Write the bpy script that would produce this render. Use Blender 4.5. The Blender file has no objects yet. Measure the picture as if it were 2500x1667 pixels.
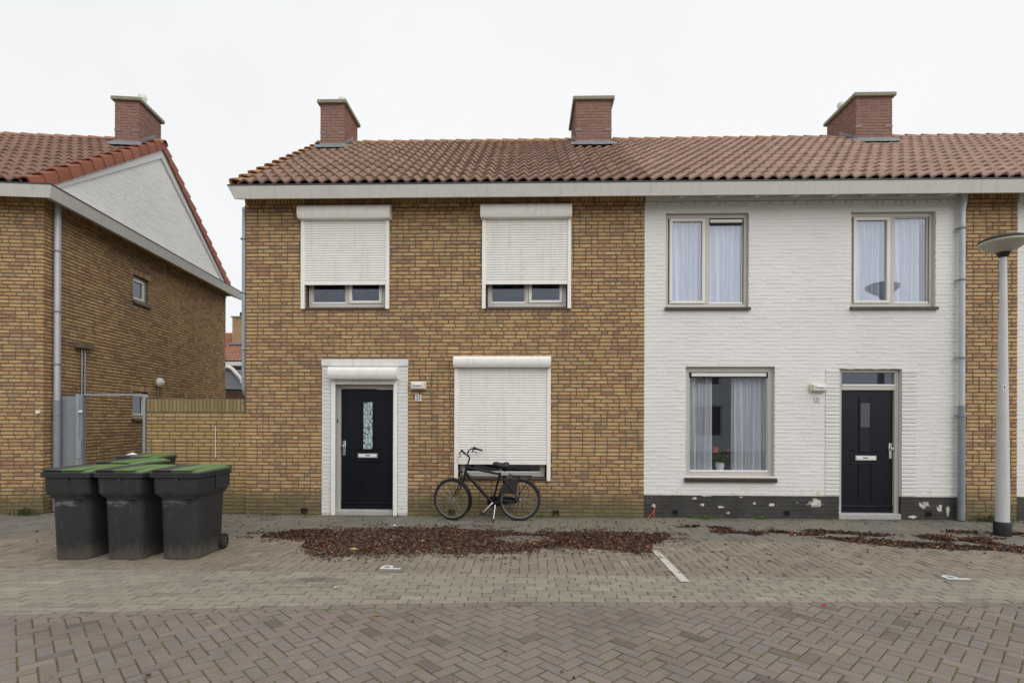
import bpy, math, random
from mathutils import Matrix, Vector
R = math.radians
scene = bpy.context.scene
COL = scene.collection

# ------------------------------------------------------------------ camera, sky, sun, exposure
cam_d = bpy.data.cameras.new('camera'); cam = bpy.data.objects.new('camera', cam_d); COL.objects.link(cam)
cam_d.sensor_width = 36.0; cam_d.lens = 18.72; cam_d.shift_y = 0.0770
cam_d.clip_start = 0.05; cam_d.clip_end = 2000
cam.matrix_world = (Matrix.Translation((0, -9.17, 1.65)) @ Matrix.Rotation(R(1.586), 4, 'Z')
                    @ Matrix.Rotation(R(90), 4, 'X') @ Matrix.Rotation(R(0.2), 4, 'Z'))
scene.camera = cam

SUN_EL, SUN_AZ = 42, 34          # sun behind the camera, a little to the right, veiled by cloud
world = bpy.data.worlds.new('World'); scene.world = world; world.use_nodes = True
wn = world.node_tree; wn.nodes.clear()
w_out = wn.nodes.new('ShaderNodeOutputWorld')
sky = wn.nodes.new('ShaderNodeTexSky'); sky.sky_type = 'NISHITA'; sky.sun_disc = False
sky.sun_elevation = R(SUN_EL); sky.sun_rotation = R(180 - SUN_AZ)
bg1 = wn.nodes.new('ShaderNodeBackground'); bg1.inputs[1].default_value = 0.10
wn.links.new(sky.outputs[0], bg1.inputs[0])
tcw = wn.nodes.new('ShaderNodeTexCoord'); nzw = wn.nodes.new('ShaderNodeTexNoise')
nzw.inputs['Scale'].default_value = 1.7; nzw.inputs['Detail'].default_value = 4
wn.links.new(tcw.outputs['Generated'], nzw.inputs['Vector'])
rpw = wn.nodes.new('ShaderNodeValToRGB')
rpw.color_ramp.elements[0].position = .30; rpw.color_ramp.elements[0].color = (.875, .887, .905, 1)
rpw.color_ramp.elements[1].position = .62; rpw.color_ramp.elements[1].color = (1, 1, 1, 1)
wn.links.new(nzw.outputs['Fac'], rpw.inputs[0])
bg2 = wn.nodes.new('ShaderNodeBackground'); bg2.inputs[1].default_value = 0.89
wn.links.new(rpw.outputs[0], bg2.inputs[0])
mxw = wn.nodes.new('ShaderNodeMixShader'); mxw.inputs[0].default_value = 0.93
wn.links.new(bg1.outputs[0], mxw.inputs[1]); wn.links.new(bg2.outputs[0], mxw.inputs[2])
wn.links.new(mxw.outputs[0], w_out.inputs[0])

sun_d = bpy.data.lights.new('sun', 'SUN'); sun = bpy.data.objects.new('sun', sun_d); COL.objects.link(sun)
sun_d.energy = 1.5; sun_d.angle = R(70); sun_d.color = (1.0, .975, .94)
sun.rotation_euler = (R(90 - SUN_EL), 0, R(SUN_AZ)); sun.location = (4, -14, 18)
scene.view_settings.view_transform = 'Standard'; scene.view_settings.look = 'None'
scene.view_settings.exposure = 0.17; scene.view_settings.gamma = 1.0
scene.view_settings.use_curve_mapping = False
scene.render.engine = 'CYCLES'
scene.cycles.use_denoising = True
scene.cycles.max_bounces = 8; scene.cycles.transparent_max_bounces = 12
scene.cycles.diffuse_bounces = 4; scene.cycles.glossy_bounces = 3
scene.cycles.sample_clamp_indirect = 6

# ------------------------------------------------------------------ materials
class G:
    """small node graph helper"""
    def __init__(s, name):
        s.m = bpy.data.materials.new(name); s.m.use_nodes = True; s.t = s.m.node_tree
        s.t.nodes.clear(); s.out = s.t.nodes.new('ShaderNodeOutputMaterial')
    def n(s, typ, props=None, **inp):
        nd = s.t.nodes.new('ShaderNode' + typ)
        for k, v in (props or {}).items(): setattr(nd, k, v)
        for k, v in inp.items():
            k = int(k[1:]) if k[0] == '_' and k[1:].isdigit() else k.replace('_', ' ')
            s.set(nd.inputs[k], v)
        return nd
    def set(s, sock, v):
        if isinstance(v, bpy.types.NodeSocket): s.t.links.new(v, sock)
        elif isinstance(v, bpy.types.Node): s.t.links.new(v.outputs[0], sock)
        elif isinstance(v, tuple) and len(v) == 3 and sock.type == 'RGBA': sock.default_value = (*v, 1)
        else: sock.default_value = v
    def math(s, op, a, b=0.0, clamp=False):
        nd = s.t.nodes.new('ShaderNodeMath'); nd.operation = op; nd.use_clamp = clamp
        s.set(nd.inputs[0], a); s.set(nd.inputs[1], b); return nd.outputs[0]
    def mix(s, fac, a, b, blend='MIX'):
        nd = s.t.nodes.new('ShaderNodeMixRGB'); nd.blend_type = blend
        s.set(nd.inputs[0], fac); s.set(nd.inputs[1], a); s.set(nd.inputs[2], b); return nd.outputs[0]
    def pos(s): return s.n('NewGeometry').outputs['Position']
    def obj(s): return s.n('TexCoord').outputs['Object']
    def xyz(s, v):
        nd = s.n('SeparateXYZ', Vector=v); return nd.outputs
    def mapping(s, v, scale=(1, 1, 1), rot=(0, 0, 0)):
        nd = s.n('Mapping', Vector=v); nd.inputs['Scale'].default_value = scale
        nd.inputs['Rotation'].default_value = rot; return nd.outputs[0]
    def noise(s, v, scale, detail=3, rough=.55):
        nd = s.n('TexNoise', Vector=v, Scale=scale, Detail=detail, Roughness=rough); return nd.outputs['Fac']
    def ramp(s, fac, stops, interp='LINEAR'):
        nd = s.t.nodes.new('ShaderNodeValToRGB'); cr = nd.color_ramp; cr.interpolation = interp
        while len(cr.elements) < len(stops): cr.elements.new(.5)
        for e, (p, c) in zip(cr.elements, stops):
            e.position = p; e.color = (*c, 1) if len(c) == 3 else c
        s.set(nd.inputs[0], fac); return nd.outputs[0]
    def step(s, v, lo, hi):
        nd = s.n('MapRange', {'interpolation_type': 'SMOOTHSTEP'}, Value=v)
        nd.inputs['From Min'].default_value = lo; nd.inputs['From Max'].default_value = hi
        return nd.outputs[0]
    def rnd(s):
        a = s.n('Attribute', {'attribute_name': 'rnd'}).outputs['Fac']
        o = s.n('ObjectInfo').outputs['Random']
        return s.math('FRACT', s.math('ADD', a, o))
    def bsdf(s, color, rough=.6, metal=0.0, spec=.3, bump=None, coat=0.0, **kw):
        b = s.n('BsdfPrincipled', Base_Color=color, Roughness=rough, Metallic=metal)
        b.inputs['Specular IOR Level'].default_value = spec
        if coat: b.inputs['Coat Weight'].default_value = coat
        if bump is not None:
            h, st, dist = bump
            bp = s.n('Bump', Height=h, Strength=st, Distance=dist); s.t.links.new(bp.outputs[0], b.inputs['Normal'])
        s.t.links.new(b.outputs[0], s.out.inputs[0]); return s.m

def simple(name, col, rough=.5, metal=0.0, spec=.4, var=.12, nscale=6.0, bscale=120, bstr=.12, dirt=None, streak=None):
    g = G(name); p = g.pos()
    n1 = g.noise(p, nscale, 5, .6); n2 = g.noise(p, nscale * 9, 3)
    f = g.math('ADD', g.math('MULTIPLY', n1, .7), g.math('MULTIPLY', n2, .3))
    lo = tuple(c * (1 - var) for c in col); hi = tuple(min(1, c * (1 + var)) for c in col)
    c = g.ramp(f, [(.25, lo), (.75, hi)])
    if dirt:
        dcol, amt = dirt
        c = g.mix(g.math('MULTIPLY', g.step(g.noise(p, nscale * 1.7, 6, .7), .5, .75), amt), c, dcol)
    if streak:        # rain runs
        c = g.mix(g.math('MULTIPLY', g.step(g.noise(g.mapping(p, (9, 9, .5)), 1.6, 5, .65), .50, .74), streak), c, (.36, .33, .27))
    r = g.math('ADD', g.math('MULTIPLY', n2, .2), rough - .1)
    return g.bsdf(c, r, metal, spec, (g.noise(p, bscale, 3), bstr, .003))

def brick_mat(name, stops, red, dirt_h=.55, dirt=(.105, .10, .045), streak=.55, big=.10):
    g = G(name); p = g.pos(); r = g.rnd()
    c = g.ramp(r, stops, 'LINEAR')
    # streaks of red clay running through the single bricks
    off = g.n('CombineXYZ', X=g.math('MULTIPLY', r, 37.0), Y=g.math('MULTIPLY', r, 11.0), Z=g.math('MULTIPLY', r, 71.0))
    v = g.n('VectorMath', {'operation': 'ADD'}, _0=g.mapping(p, (9, 9, 26), (0, .5, 0)), _1=off.outputs[0]).outputs[0]
    s = g.step(g.noise(v, 1.0, 3, .6), .52, .62)
    amount = g.step(g.math('FRACT', g.math('MULTIPLY', r, 7.31)), .35, .8)
    c = g.mix(g.math('MULTIPLY', g.math('MULTIPLY', s, amount), streak), c, red)
    fine = g.noise(p, 140, 3)
    c = g.mix(.35, c, g.ramp(fine, [(.3, (.25, .25, .25)), (.7, (.78, .78, .78))]), 'SOFT_LIGHT')
    lg = g.ramp(g.noise(p, .55, 5, .65), [(.3, (1 - big * 1.7,) * 3), (.7, (1.0,) * 3)])
    c = g.mix(1.0, c, lg, 'MULTIPLY')
    st = g.math('MULTIPLY', g.step(g.noise(g.mapping(p, (1, 1, .22)), 3.4, 5, .65), .53, .74), .46)
    c = g.mix(st, c, (.15, .125, .09))
    z = g.xyz(p)[2]
    d = g.math('SUBTRACT', z, g.math('MULTIPLY', g.noise(p, 2.2, 4, .6), .7))
    df = g.step(d, dirt_h - .30, -.22)
    if dirt_h > 0: c = g.mix(g.math('MULTIPLY', df, .78), c, dirt)
    return g.bsdf(c, .85, 0, .2, (g.noise(p, 160, 4, .65), .35, .004))

YEL = [(0, (.495, .325, .155)), (.22, (.56, .375, .185)), (.40, (.475, .305, .142)), (.54, (.535, .345, .165)), (.66, (.475, .285, .14)),
       (.77, (.43, .245, .13)), (.87, (.345, .198, .12)), (.94, (.38, .235, .13)), (1.0, (.42, .315, .158))]
M = {}
M['brick'] = brick_mat('yellow brick', YEL, (.34, .155, .075), streak=.62)
M['brick_even'] = brick_mat('garden wall brick', [(0, (.43, .285, .12)), (.5, (.49, .325, .14)), (1, (.41, .26, .11))], (.33, .17, .07), streak=.25)
M['brick_mossy'] = brick_mat('mossy coping brick', [(0, (.26, .20, .10)), (.5, (.33, .25, .125)), (1, (.24, .18, .085))], (.17, .15, .075), streak=.6)
M['brick_red'] = brick_mat('chimney brick', [(0, (.275, .135, .108)), (.5, (.315, .163, .132)), (1, (.248, .116, .095))], (.18, .07, .055), dirt_h=-5)
M['brick_dark'] = brick_mat('dark red brick', [(0, (.12, .05, .04)), (.5, (.16, .065, .05)), (1, (.10, .045, .04))], (.09, .04, .035))
M['mortar'] = simple('mortar', (.142, .128, .104), .95, spec=.1, var=.3, nscale=4, bscale=200, bstr=.4)
M['mortar_pale'] = simple('pale mortar', (.26, .22, .18), .95, spec=.1, var=.2, nscale=8, bscale=200, bstr=.4)

def white_wall(name):
    g = G(name); p = g.pos(); r = g.rnd()
    c = g.ramp(g.noise(p, 1.3, 5, .6), [(.25, (.68, .675, .655)), (.7, (.75, .745, .725))])
    c = g.mix(g.math('MULTIPLY', g.step(g.noise(g.mapping(p, (1, 1, .25)), 5, 5, .7), .55, .8), .35), c, (.52, .51, .47))
    c = g.mix(g.math('MULTIPLY', g.step(g.noise(p, 11, 5, .7), .69, .76), .6), c, (.40, .36, .29))
    z = g.xyz(p)[2]
    pf = g.math('MULTIPLY', g.step(z, .62, .42), g.step(g.noise(p, 5.5, 4, .7), .58, .62))
    c = g.mix(g.math('MULTIPLY', pf, .75), c, (.62, .53, .38))
    h = g.math('ADD', g.noise(p, 22, 4, .6), g.math('MULTIPLY', g.noise(p, 120, 3), .25))
    return g.bsdf(c, .7, 0, .25, (h, .7, .010))
M['white_wall'] = white_wall('white masonry paint')

def black_plinth():
    g = G('flaking black plinth paint'); p = g.pos()
    c = g.ramp(g.noise(p, 3, 5, .6), [(.3, (.036, .034, .032)), (.7, (.056, .053, .050))])
    xx, yy, zz = g.xyz(p); e = g.math('ADD', g.math('MULTIPLY', g.noise(p, 14, 6, .75), 5.0), g.math('MULTIPLY', g.noise(p, 60, 3, .6), 1.2))
    for fx, fz, rx, rz in ((4.90, .265, .15, .085), (3.06, .40, .12, .05), (2.99, .22, .06, .035), (3.31, .19, .06, .03), (4.16, .235, .08, .04), (2.18, .205, .05, .04), (3.43, .09, .05, .03),
                           (3.88, .26, .035, .03), (6.70, .25, .12, .065), (6.96, .20, .05, .10), (7.10, .15, .04, .10), (2.86, .335, .05, .025), (6.52, .05, .09, .03), (4.60, .27, .05, .025), (3.66, .36, .04, .02)):
        d = g.math('ADD', g.math('POWER', g.math('DIVIDE', g.math('SUBTRACT', xx, fx), rx), 2.0), g.math('POWER', g.math('DIVIDE', g.math('SUBTRACT', zz, fz), rz), 2.0))
        c = g.mix(g.step(g.math('ADD', d, e), 3.55, 3.45), c, (.62, .58, .51))
    n2 = g.noise(p, 34, 5, .7); area = g.step(g.noise(p, 1.5, 2), .5, .62)
    c = g.mix(g.math('MULTIPLY', g.math('MULTIPLY', g.step(n2, .60, .64), area), .55), c, (.40, .34, .27))
    return g.bsdf(c, .62, 0, .35, (g.noise(p, 60, 4), .4, .006))
M['plinth'] = black_plinth()

def tile_mat(name, stops, moss=.5, lichen=.25, rough=.72):
    g = G(name); p = g.pos(); r = g.rnd()
    c = g.ramp(r, stops)
    c = g.mix(g.math('MULTIPLY', g.step(g.noise(p, 7, 5, .65), .45, .72), moss), c, (.085, .07, .045))
    lf = g.math('MULTIPLY', g.step(g.noise(p, 16, 5, .7), .60, .70), g.step(g.noise(p, .8, 3), .45, .68))
    c = g.mix(g.math('MULTIPLY', lf, lichen * 2.4), c, (.42, .27, .06))
    c = g.mix(.3, c, g.ramp(g.noise(p, 120, 3), [(.3, (.25,) * 3), (.7, (.75,) * 3)]), 'SOFT_LIGHT')
    return g.bsdf(c, rough, 0, .3, (g.noise(p, 90, 4, .6), .3, .004))
M['tile'] = tile_mat('weathered and shaded clay roof tile', [(0, (.215, .135, .10)), (.4, (.265, .168, .13)), (.7, (.245, .143, .10)), (1, (.295, .185, .145))], .6, .35)  # real moss, plus the darker-lit look of the left roof put into the colour
M['tile_pink'] = tile_mat('lit pink clay roof tile', [(0, (.29, .185, .143)), (.4, (.34, .222, .178)), (.7, (.31, .192, .145)), (1, (.375, .248, .198))], .34, .2)  # the lighter look of the right-hand roofs' lit faces put into the colour
M['tile_left'] = tile_mat('dark clay roof tile', [(0, (.17, .10, .077)), (.5, (.22, .13, .10)), (1, (.24, .125, .093))], .5, .3)
M['tile_red'] = tile_mat('red verge tile', [(0, (.26, .088, .052)), (.5, (.32, .112, .066)), (1, (.24, .082, .05))], .3, .22)
M['tile_ridge'] = tile_mat('lichened ridge tile', [(0, (.30, .16, .085)), (.5, (.36, .19, .09)), (1, (.30, .14, .075))], .35, .45)
M['tile_far'] = tile_mat('orange far roof tile', [(0, (.29, .13, .09)), (.5, (.35, .17, .12)), (1, (.27, .12, .085))], .3, .1)
M['underlay'] = simple('roof boarding', (.035, .03, .027), .95)
M['fascia'] = simple('warm grey gutter paint', (.60, .585, .545), .5, var=.05, nscale=2, dirt=((.40, .37, .32), .3), streak=.3)
M['board'] = simple('pale barge board paint', (.60, .60, .585), .5, var=.04, nscale=2)
M['zinc_edge'] = simple('dark gutter edge', (.06, .065, .07), .5, .3)
M['zinc'] = simple('zinc pipe', (.47, .49, .525), .5, .25, var=.14, nscale=5)
M['grey_pipe'] = simple('grey iron pipe', (.23, .25, .275), .55, .1, var=.15, nscale=8)
M['galv'] = simple('galvanised steel', (.36, .385, .41), .45, .6, var=.22, nscale=22)
M['gate_grey'] = simple('grey sheet steel', (.25, .265, .285), .42, .35, var=.07, nscale=5)
M['lead'] = simple('lead flashing', (.21, .22, .23), .6, .35, var=.25, nscale=9)
M['concrete'] = simple('mossy chimney capping', (.26, .245, .185), .9, var=.3, nscale=12, dirt=((.15, .145, .06), .7))
M['stone'] = simple('worn threshold stone', (.40, .40, .39), .8, var=.15, nscale=10, dirt=((.2, .18, .15), .5))
M['lintel'] = simple('painted concrete lintel', (.68, .675, .655), .7, var=.05, dirt=((.45, .42, .36), .35), streak=.35)
M['shutter'] = simple('cream roller shutter', (.85, .84, .805), .42, var=.03, nscale=3, bstr=.03, dirt=((.58, .55, .48), .25), streak=.18)
M['upvc'] = simple('warm grey window frame', (.52, .50, .455), .42, var=.04, nscale=3, bstr=.03)
M['sash'] = simple('cream window sash', (.72, .705, .65), .4, var=.03, nscale=3, bstr=.03)
M['white_trim'] = simple('white plastic trim', (.78, .78, .76), .4, var=.04, bstr=.03)
M['door'] = simple('black blue door paint', (.0065, .007, .0135), .33, spec=.3, var=.15, nscale=4, bscale=60, bstr=.04)
M['dark'] = simple('dark rubber', (.014, .014, .014), .7, var=.2)
M['blackmetal'] = simple('black painted metal', (.006, .006, .0065), .36, spec=.35, var=.2)
M['tyre'] = simple('bicycle tyre rubber', (.018, .018, .018), .75, var=.25, nscale=20)
M['chrome'] = simple('brushed aluminium', (.62, .63, .64), .3, .9, var=.08)
M['rim'] = simple('dull dark rim', (.20, .20, .20), .4, .7, var=.1)
M['spoke'] = simple('steel spoke', (.55, .54, .50), .35, .8, var=.05)
M['leather'] = simple('black saddle cover', (.016, .016, .017), .42, spec=.5, var=.2)
M['guard'] = simple('black coat guard mesh', (.022, .022, .022), .8, var=.3, nscale=60)
M['red_plastic'] = simple('red reflector', (.35, .02, .015), .25, spec=.6)
M['lampwhite'] = simple('pale lamp cover', (.72, .71, .66), .35, var=.05)
M['lampcream'] = simple('yellowed lamp housing', (.66, .60, .44), .5, var=.08)
M['plate'] = simple('white enamel plate', (.74, .74, .76), .3, var=.03)
M['ink'] = simple('dark blue enamel digits', (.03, .03, .075), .35, var=.1)
M['sill'] = simple('dark brown glazed sill tile', (.045, .028, .022), .38, spec=.5, var=.25, nscale=30)
M['sill_joint'] = simple('sill joint', (.20, .13, .10), .9)
M['room'] = simple('dim room wall', (.13, .12, .13), .9, var=.1)
M['timber'] = simple('brown timber box', (.16, .115, .08), .8, var=.2)
M['pole'] = simple('pale grey lamp post paint', (.54, .55, .555), .45, var=.08, nscale=3, dirt=((.36, .36, .33), .35), streak=.3)
M['lampdish'] = simple('beige lamp dish', (.42, .40, .325), .5, var=.05)
M['sleeve'] = simple('black post sleeve', (.016, .017, .018), .55, var=.2)
M['pot'] = simple('white flower pot', (.78, .79, .77), .35, var=.03)
M['flower'] = simple('orange petals', (.75, .13, .04), .6)
M['panel_grey'] = simple('grey cladding panel', (.25, .265, .285), .6, var=.05)

def leafy(name, stops, trans=.25):
    g = G(name); r = g.rnd(); c = g.ramp(r, stops)
    d = g.n('BsdfPrincipled', Base_Color=c, Roughness=.6); d.inputs['Specular IOR Level'].default_value = .3
    t = g.n('BsdfTranslucent', Color=c); m = g.n('MixShader', _0=trans, _1=d, _2=t)
    g.t.links.new(m.outputs[0], g.out.inputs[0]); return g.m
M['leaves'] = leafy('fallen brown leaves', [(0, (.026, .016, .012)), (.40, (.070, .038, .027)), (.70, (.118, .064, .044)), (.90, (.19, .105, .065)), (.955, (.34, .15, .07)), (.985, (.36, .07, .04)), (1, (.40, .33, .16))], .1)
M['weed'] = leafy('green weed leaves', [(0, (.10, .19, .025)), (.6, (.16, .27, .04)), (1, (.08, .14, .025))])
M['weed_dark'] = leafy('dark grass blades', [(0, (.05, .075, .02)), (.6, (.085, .11, .035)), (1, (.11, .10, .05))])
M['houseplant'] = leafy('houseplant leaves', [(0, (.03, .085, .02)), (1, (.07, .16, .035))])

def glass(name, tint=(1, 1, 1), boost=1.6, rough=0.0, base=.0):
    g = G(name)
    ge = g.n('NewGeometry')
    dt = g.n('VectorMath', {'operation': 'DOT_PRODUCT'}, _0=ge.outputs['Incoming'], _1=ge.outputs['Normal']).outputs['Value']
    sch = g.math('POWER', g.math('SUBTRACT', 1.0, g.math('ABSOLUTE', dt), True), 5.0)
    fac = g.math('MULTIPLY', g.math('ADD', g.math('MULTIPLY', sch, .95), .045), boost, True)      # Schlick reflectance
    t = g.n('BsdfTransparent', Color=tint); gl = g.n('BsdfGlossy', Roughness=rough); gl.inputs['Color'].default_value = (.80, .86, 1, 1)
    m = g.n('MixShader', _0=fac, _1=t, _2=gl)
    g.t.links.new(m.outputs[0], g.out.inputs[0]); return g.m
M['glass'] = glass('window glass', (.90, .915, .94), 1.7)
M['glass_big'] = glass('coated window glass', (.96, .97, .98), 2.4)
M['glass_dark'] = glass('tinted window glass', (.35, .37, .42), 2.2)
def frosted():
    g = G('patterned door glass'); p = g.pos()
    v = g.n('TexVoronoi', {'feature': 'DISTANCE_TO_EDGE'}, Vector=g.mapping(p, (17, 1, 11)), Scale=1.0)
    n = g.noise(g.mapping(p, (10, 1, 8)), 1, 4, .7)
    e = g.math('SUBTRACT', v.outputs['Distance'], g.math('MULTIPLY', n, .05))
    c = g.mix(g.step(e, .012, .04), (.03, .045, .05), (.42, .55, .54))
    return g.bsdf(c, .25, 0, .5)
M['frosted'] = frosted()
def curtain_mat():
    g = G('net curtain'); p = g.pos()
    c = g.ramp(g.noise(g.mapping(p, (1, 1, .2)), 14, 3), [(.3, (.66, .68, .72)), (.7, (.80, .815, .84))])
    d = g.n('BsdfDiffuse', Color=c); t = g.n('BsdfTranslucent', Color=c)
    m1 = g.n('MixShader', _0=.12, _1=d, _2=t)
    g.t.links.new(m1.outputs[0], g.out.inputs[0]); return g.m
M['curtain'] = curtain_mat()

def paver_mat(name, stops, speck=.0, moss=.25, dark=.25, patch=None):
    g = G(name); p = g.pos(); r = g.rnd()
    c = g.ramp(r, stops)
    c = g.mix(g.math('MULTIPLY', g.step(g.noise(p, .8, 6, .7), .45, .72), dark), c, (.095, .082, .066))
    c = g.mix(g.math('MULTIPLY', g.step(g.noise(p, 4.5, 5, .7), .56, .72), moss), c, (.13, .125, .07))
    if patch:
        yw = g.math('ADD', g.xyz(p)[1], g.math('MULTIPLY', g.noise(p, 4, 5, .7), .5))
        c = g.mix(g.math('MULTIPLY', g.step(yw, -.02, .26), .7), c, (.095, .088, .05))
        c = g.mix(g.math('MULTIPLY', g.step(g.noise(p, .7, 3, .6), .5, .6), .5), c, patch)
    for (sx, sy, rx, ry, am) in ((-2.15, -3.72, .34, .10, .55), (.95, -4.75, .25, .12, .3), (-3.6, -5.1, .5, .2, .25), (3.2, -3.0, .3, .15, .3)):     # old drips of oil
        xx, yy, zz = g.xyz(p)
        d = g.math('ADD', g.math('POWER', g.math('DIVIDE', g.math('SUBTRACT', xx, sx), rx), 2.0), g.math('POWER', g.math('DIVIDE', g.math('SUBTRACT', yy, sy), ry), 2.0))
        d = g.math('ADD', d, g.math('MULTIPLY', g.noise(p, 9, 4, .7), 1.6))
        c = g.mix(g.math('MULTIPLY', g.step(d, 1.9, .9), am), c, (.075, .06, .055))
    fine = g.noise(p, 260, 2)
    c = g.mix(.5, c, g.ramp(fine, [(.3, (.2,) * 3), (.7, (.8,) * 3)]), 'SOFT_LIGHT')
    if speck:
        c = g.mix(g.math('MULTIPLY', g.step(g.noise(p, 190, 2), .60, .68), speck), c, (.62, .58, .50))
        c = g.mix(g.math('MULTIPLY', g.step(g.noise(p, 150, 2), .36, .30), speck), c, (.10, .09, .075))
    return g.bsdf(c, .85, 0, .22, (g.noise(p, 130, 4, .65), .35, .004))
M['road'] = paver_mat('brown clay paver', [(0, (.135, .108, .095)), (.05, (.194, .158, .138)), (.35, (.224, .186, .162)), (.6, (.208, .167, .141)), (.8, (.196, .170, .157)), (.965, (.234, .192, .164)), (.99, (.245, .205, .162)), (1, (.235, .19, .15))], .25, .3, .42)
M['park'] = paver_mat('beige concrete paver', [(0, (.17, .14, .108)), (.06, (.22, .186, .145)), (.5, (.255, .216, .170)), (.94, (.205, .170, .132)), (1, (.30, .26, .20))], .45, .25, .25)
M['strip'] = paver_mat('washed yellow grey paver', [(0, (.19, .17, .135)), (.06, (.245, .218, .175)), (.5, (.28, .252, .204)), (.94, (.22, .195, .156)), (1, (.32, .29, .235))], .7, .2, .2)
M['slab'] = paver_mat('grey pavement slab', [(0, (.165, .152, .13)), (.5, (.19, .178, .153)), (1, (.15, .138, .117))], .2, .3, .3, (.21, .18, .13))
M['linepaint'] = simple('worn white road paint', (.55, .53, .47), .8, var=.15, nscale=20, dirt=((.28, .25, .2), .6))
M['ppaint'] = simple('white letter paint', (.62, .62, .60), .8, var=.12, nscale=30, dirt=((.30, .28, .24), .6))
def joint_mat():
    g = G('sandy joint with moss'); p = g.pos()
    c = g.ramp(g.noise(p, 30, 4), [(.3, (.075, .063, .044)), (.7, (.125, .108, .078))])
    c = g.mix(g.math('MULTIPLY', g.step(g.noise(p, 7.5, 4, .7), .44, .56), g.step(g.noise(p, 1.1, 3), .36, .52)), c, (.105, .13, .04))
    return g.bsdf(c, .95, 0, .1, (g.noise(p, 90, 4), .5, .006))
M['joint'] = joint_mat()
M['ground'] = simple('sandy ground', (.16, .145, .115), .95, var=.25, nscale=.8)

def bin_mat(name, col, body=True):
    g = G(name); o = g.obj(); x, y, z = g.xyz(o); p = g.pos()
    c = g.ramp(g.noise(p, 9, 5, .65), [(.3, tuple(k * .82 for k in col)), (.7, tuple(k * 1.2 for k in col))])
    if body:
        nz = g.noise(g.mapping(p, (1, 1, 2.2)), 13, 4, .6)
        band = g.math('MULTIPLY', g.step(g.math('ABSOLUTE', g.math('SUBTRACT', z, .665)), .045, .01), g.step(g.math('ABSOLUTE', g.math('ADD', x, .06)), .19, .11))
        band = g.math('MULTIPLY', band, g.step(nz, .40, .62)); band = g.math('MULTIPLY', band, g.step(y, -.1, -.2))
        c = g.mix(g.math('MULTIPLY', band, .75), c, (.20, .20, .195))
        dd = g.math('SUBTRACT', z, g.math('MULTIPLY', g.noise(g.mapping(p, (5, 5, 2.2)), 2.4, 6, .75), .42))
        c = g.mix(g.math('MULTIPLY', g.step(dd, .02, -.20), .62), c, (.135, .115, .088))
        sc = g.step(g.noise(g.mapping(p, (30, 30, 1.5)), 1.5, 3), .64, .70)
        c = g.mix(g.math('MULTIPLY', sc, .25), c, (.16, .16, .155))
    else:
        c = g.mix(g.math('MULTIPLY', g.step(g.noise(p, 20, 5, .7), .58, .78), .14), c, (.16, .15, .12))
    return g.bsdf(c, .52, 0, .4, (g.noise(p, 220, 3), .12, .002))
M['bin'] = bin_mat('charcoal bin plastic', (.030, .031, .033))
M['bin_lid'] = bin_mat('grey lid plastic', (.055, .055, .057), False)
M['bin_green'] = bin_mat('green lid plastic', (.125, .21, .076), False)

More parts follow.
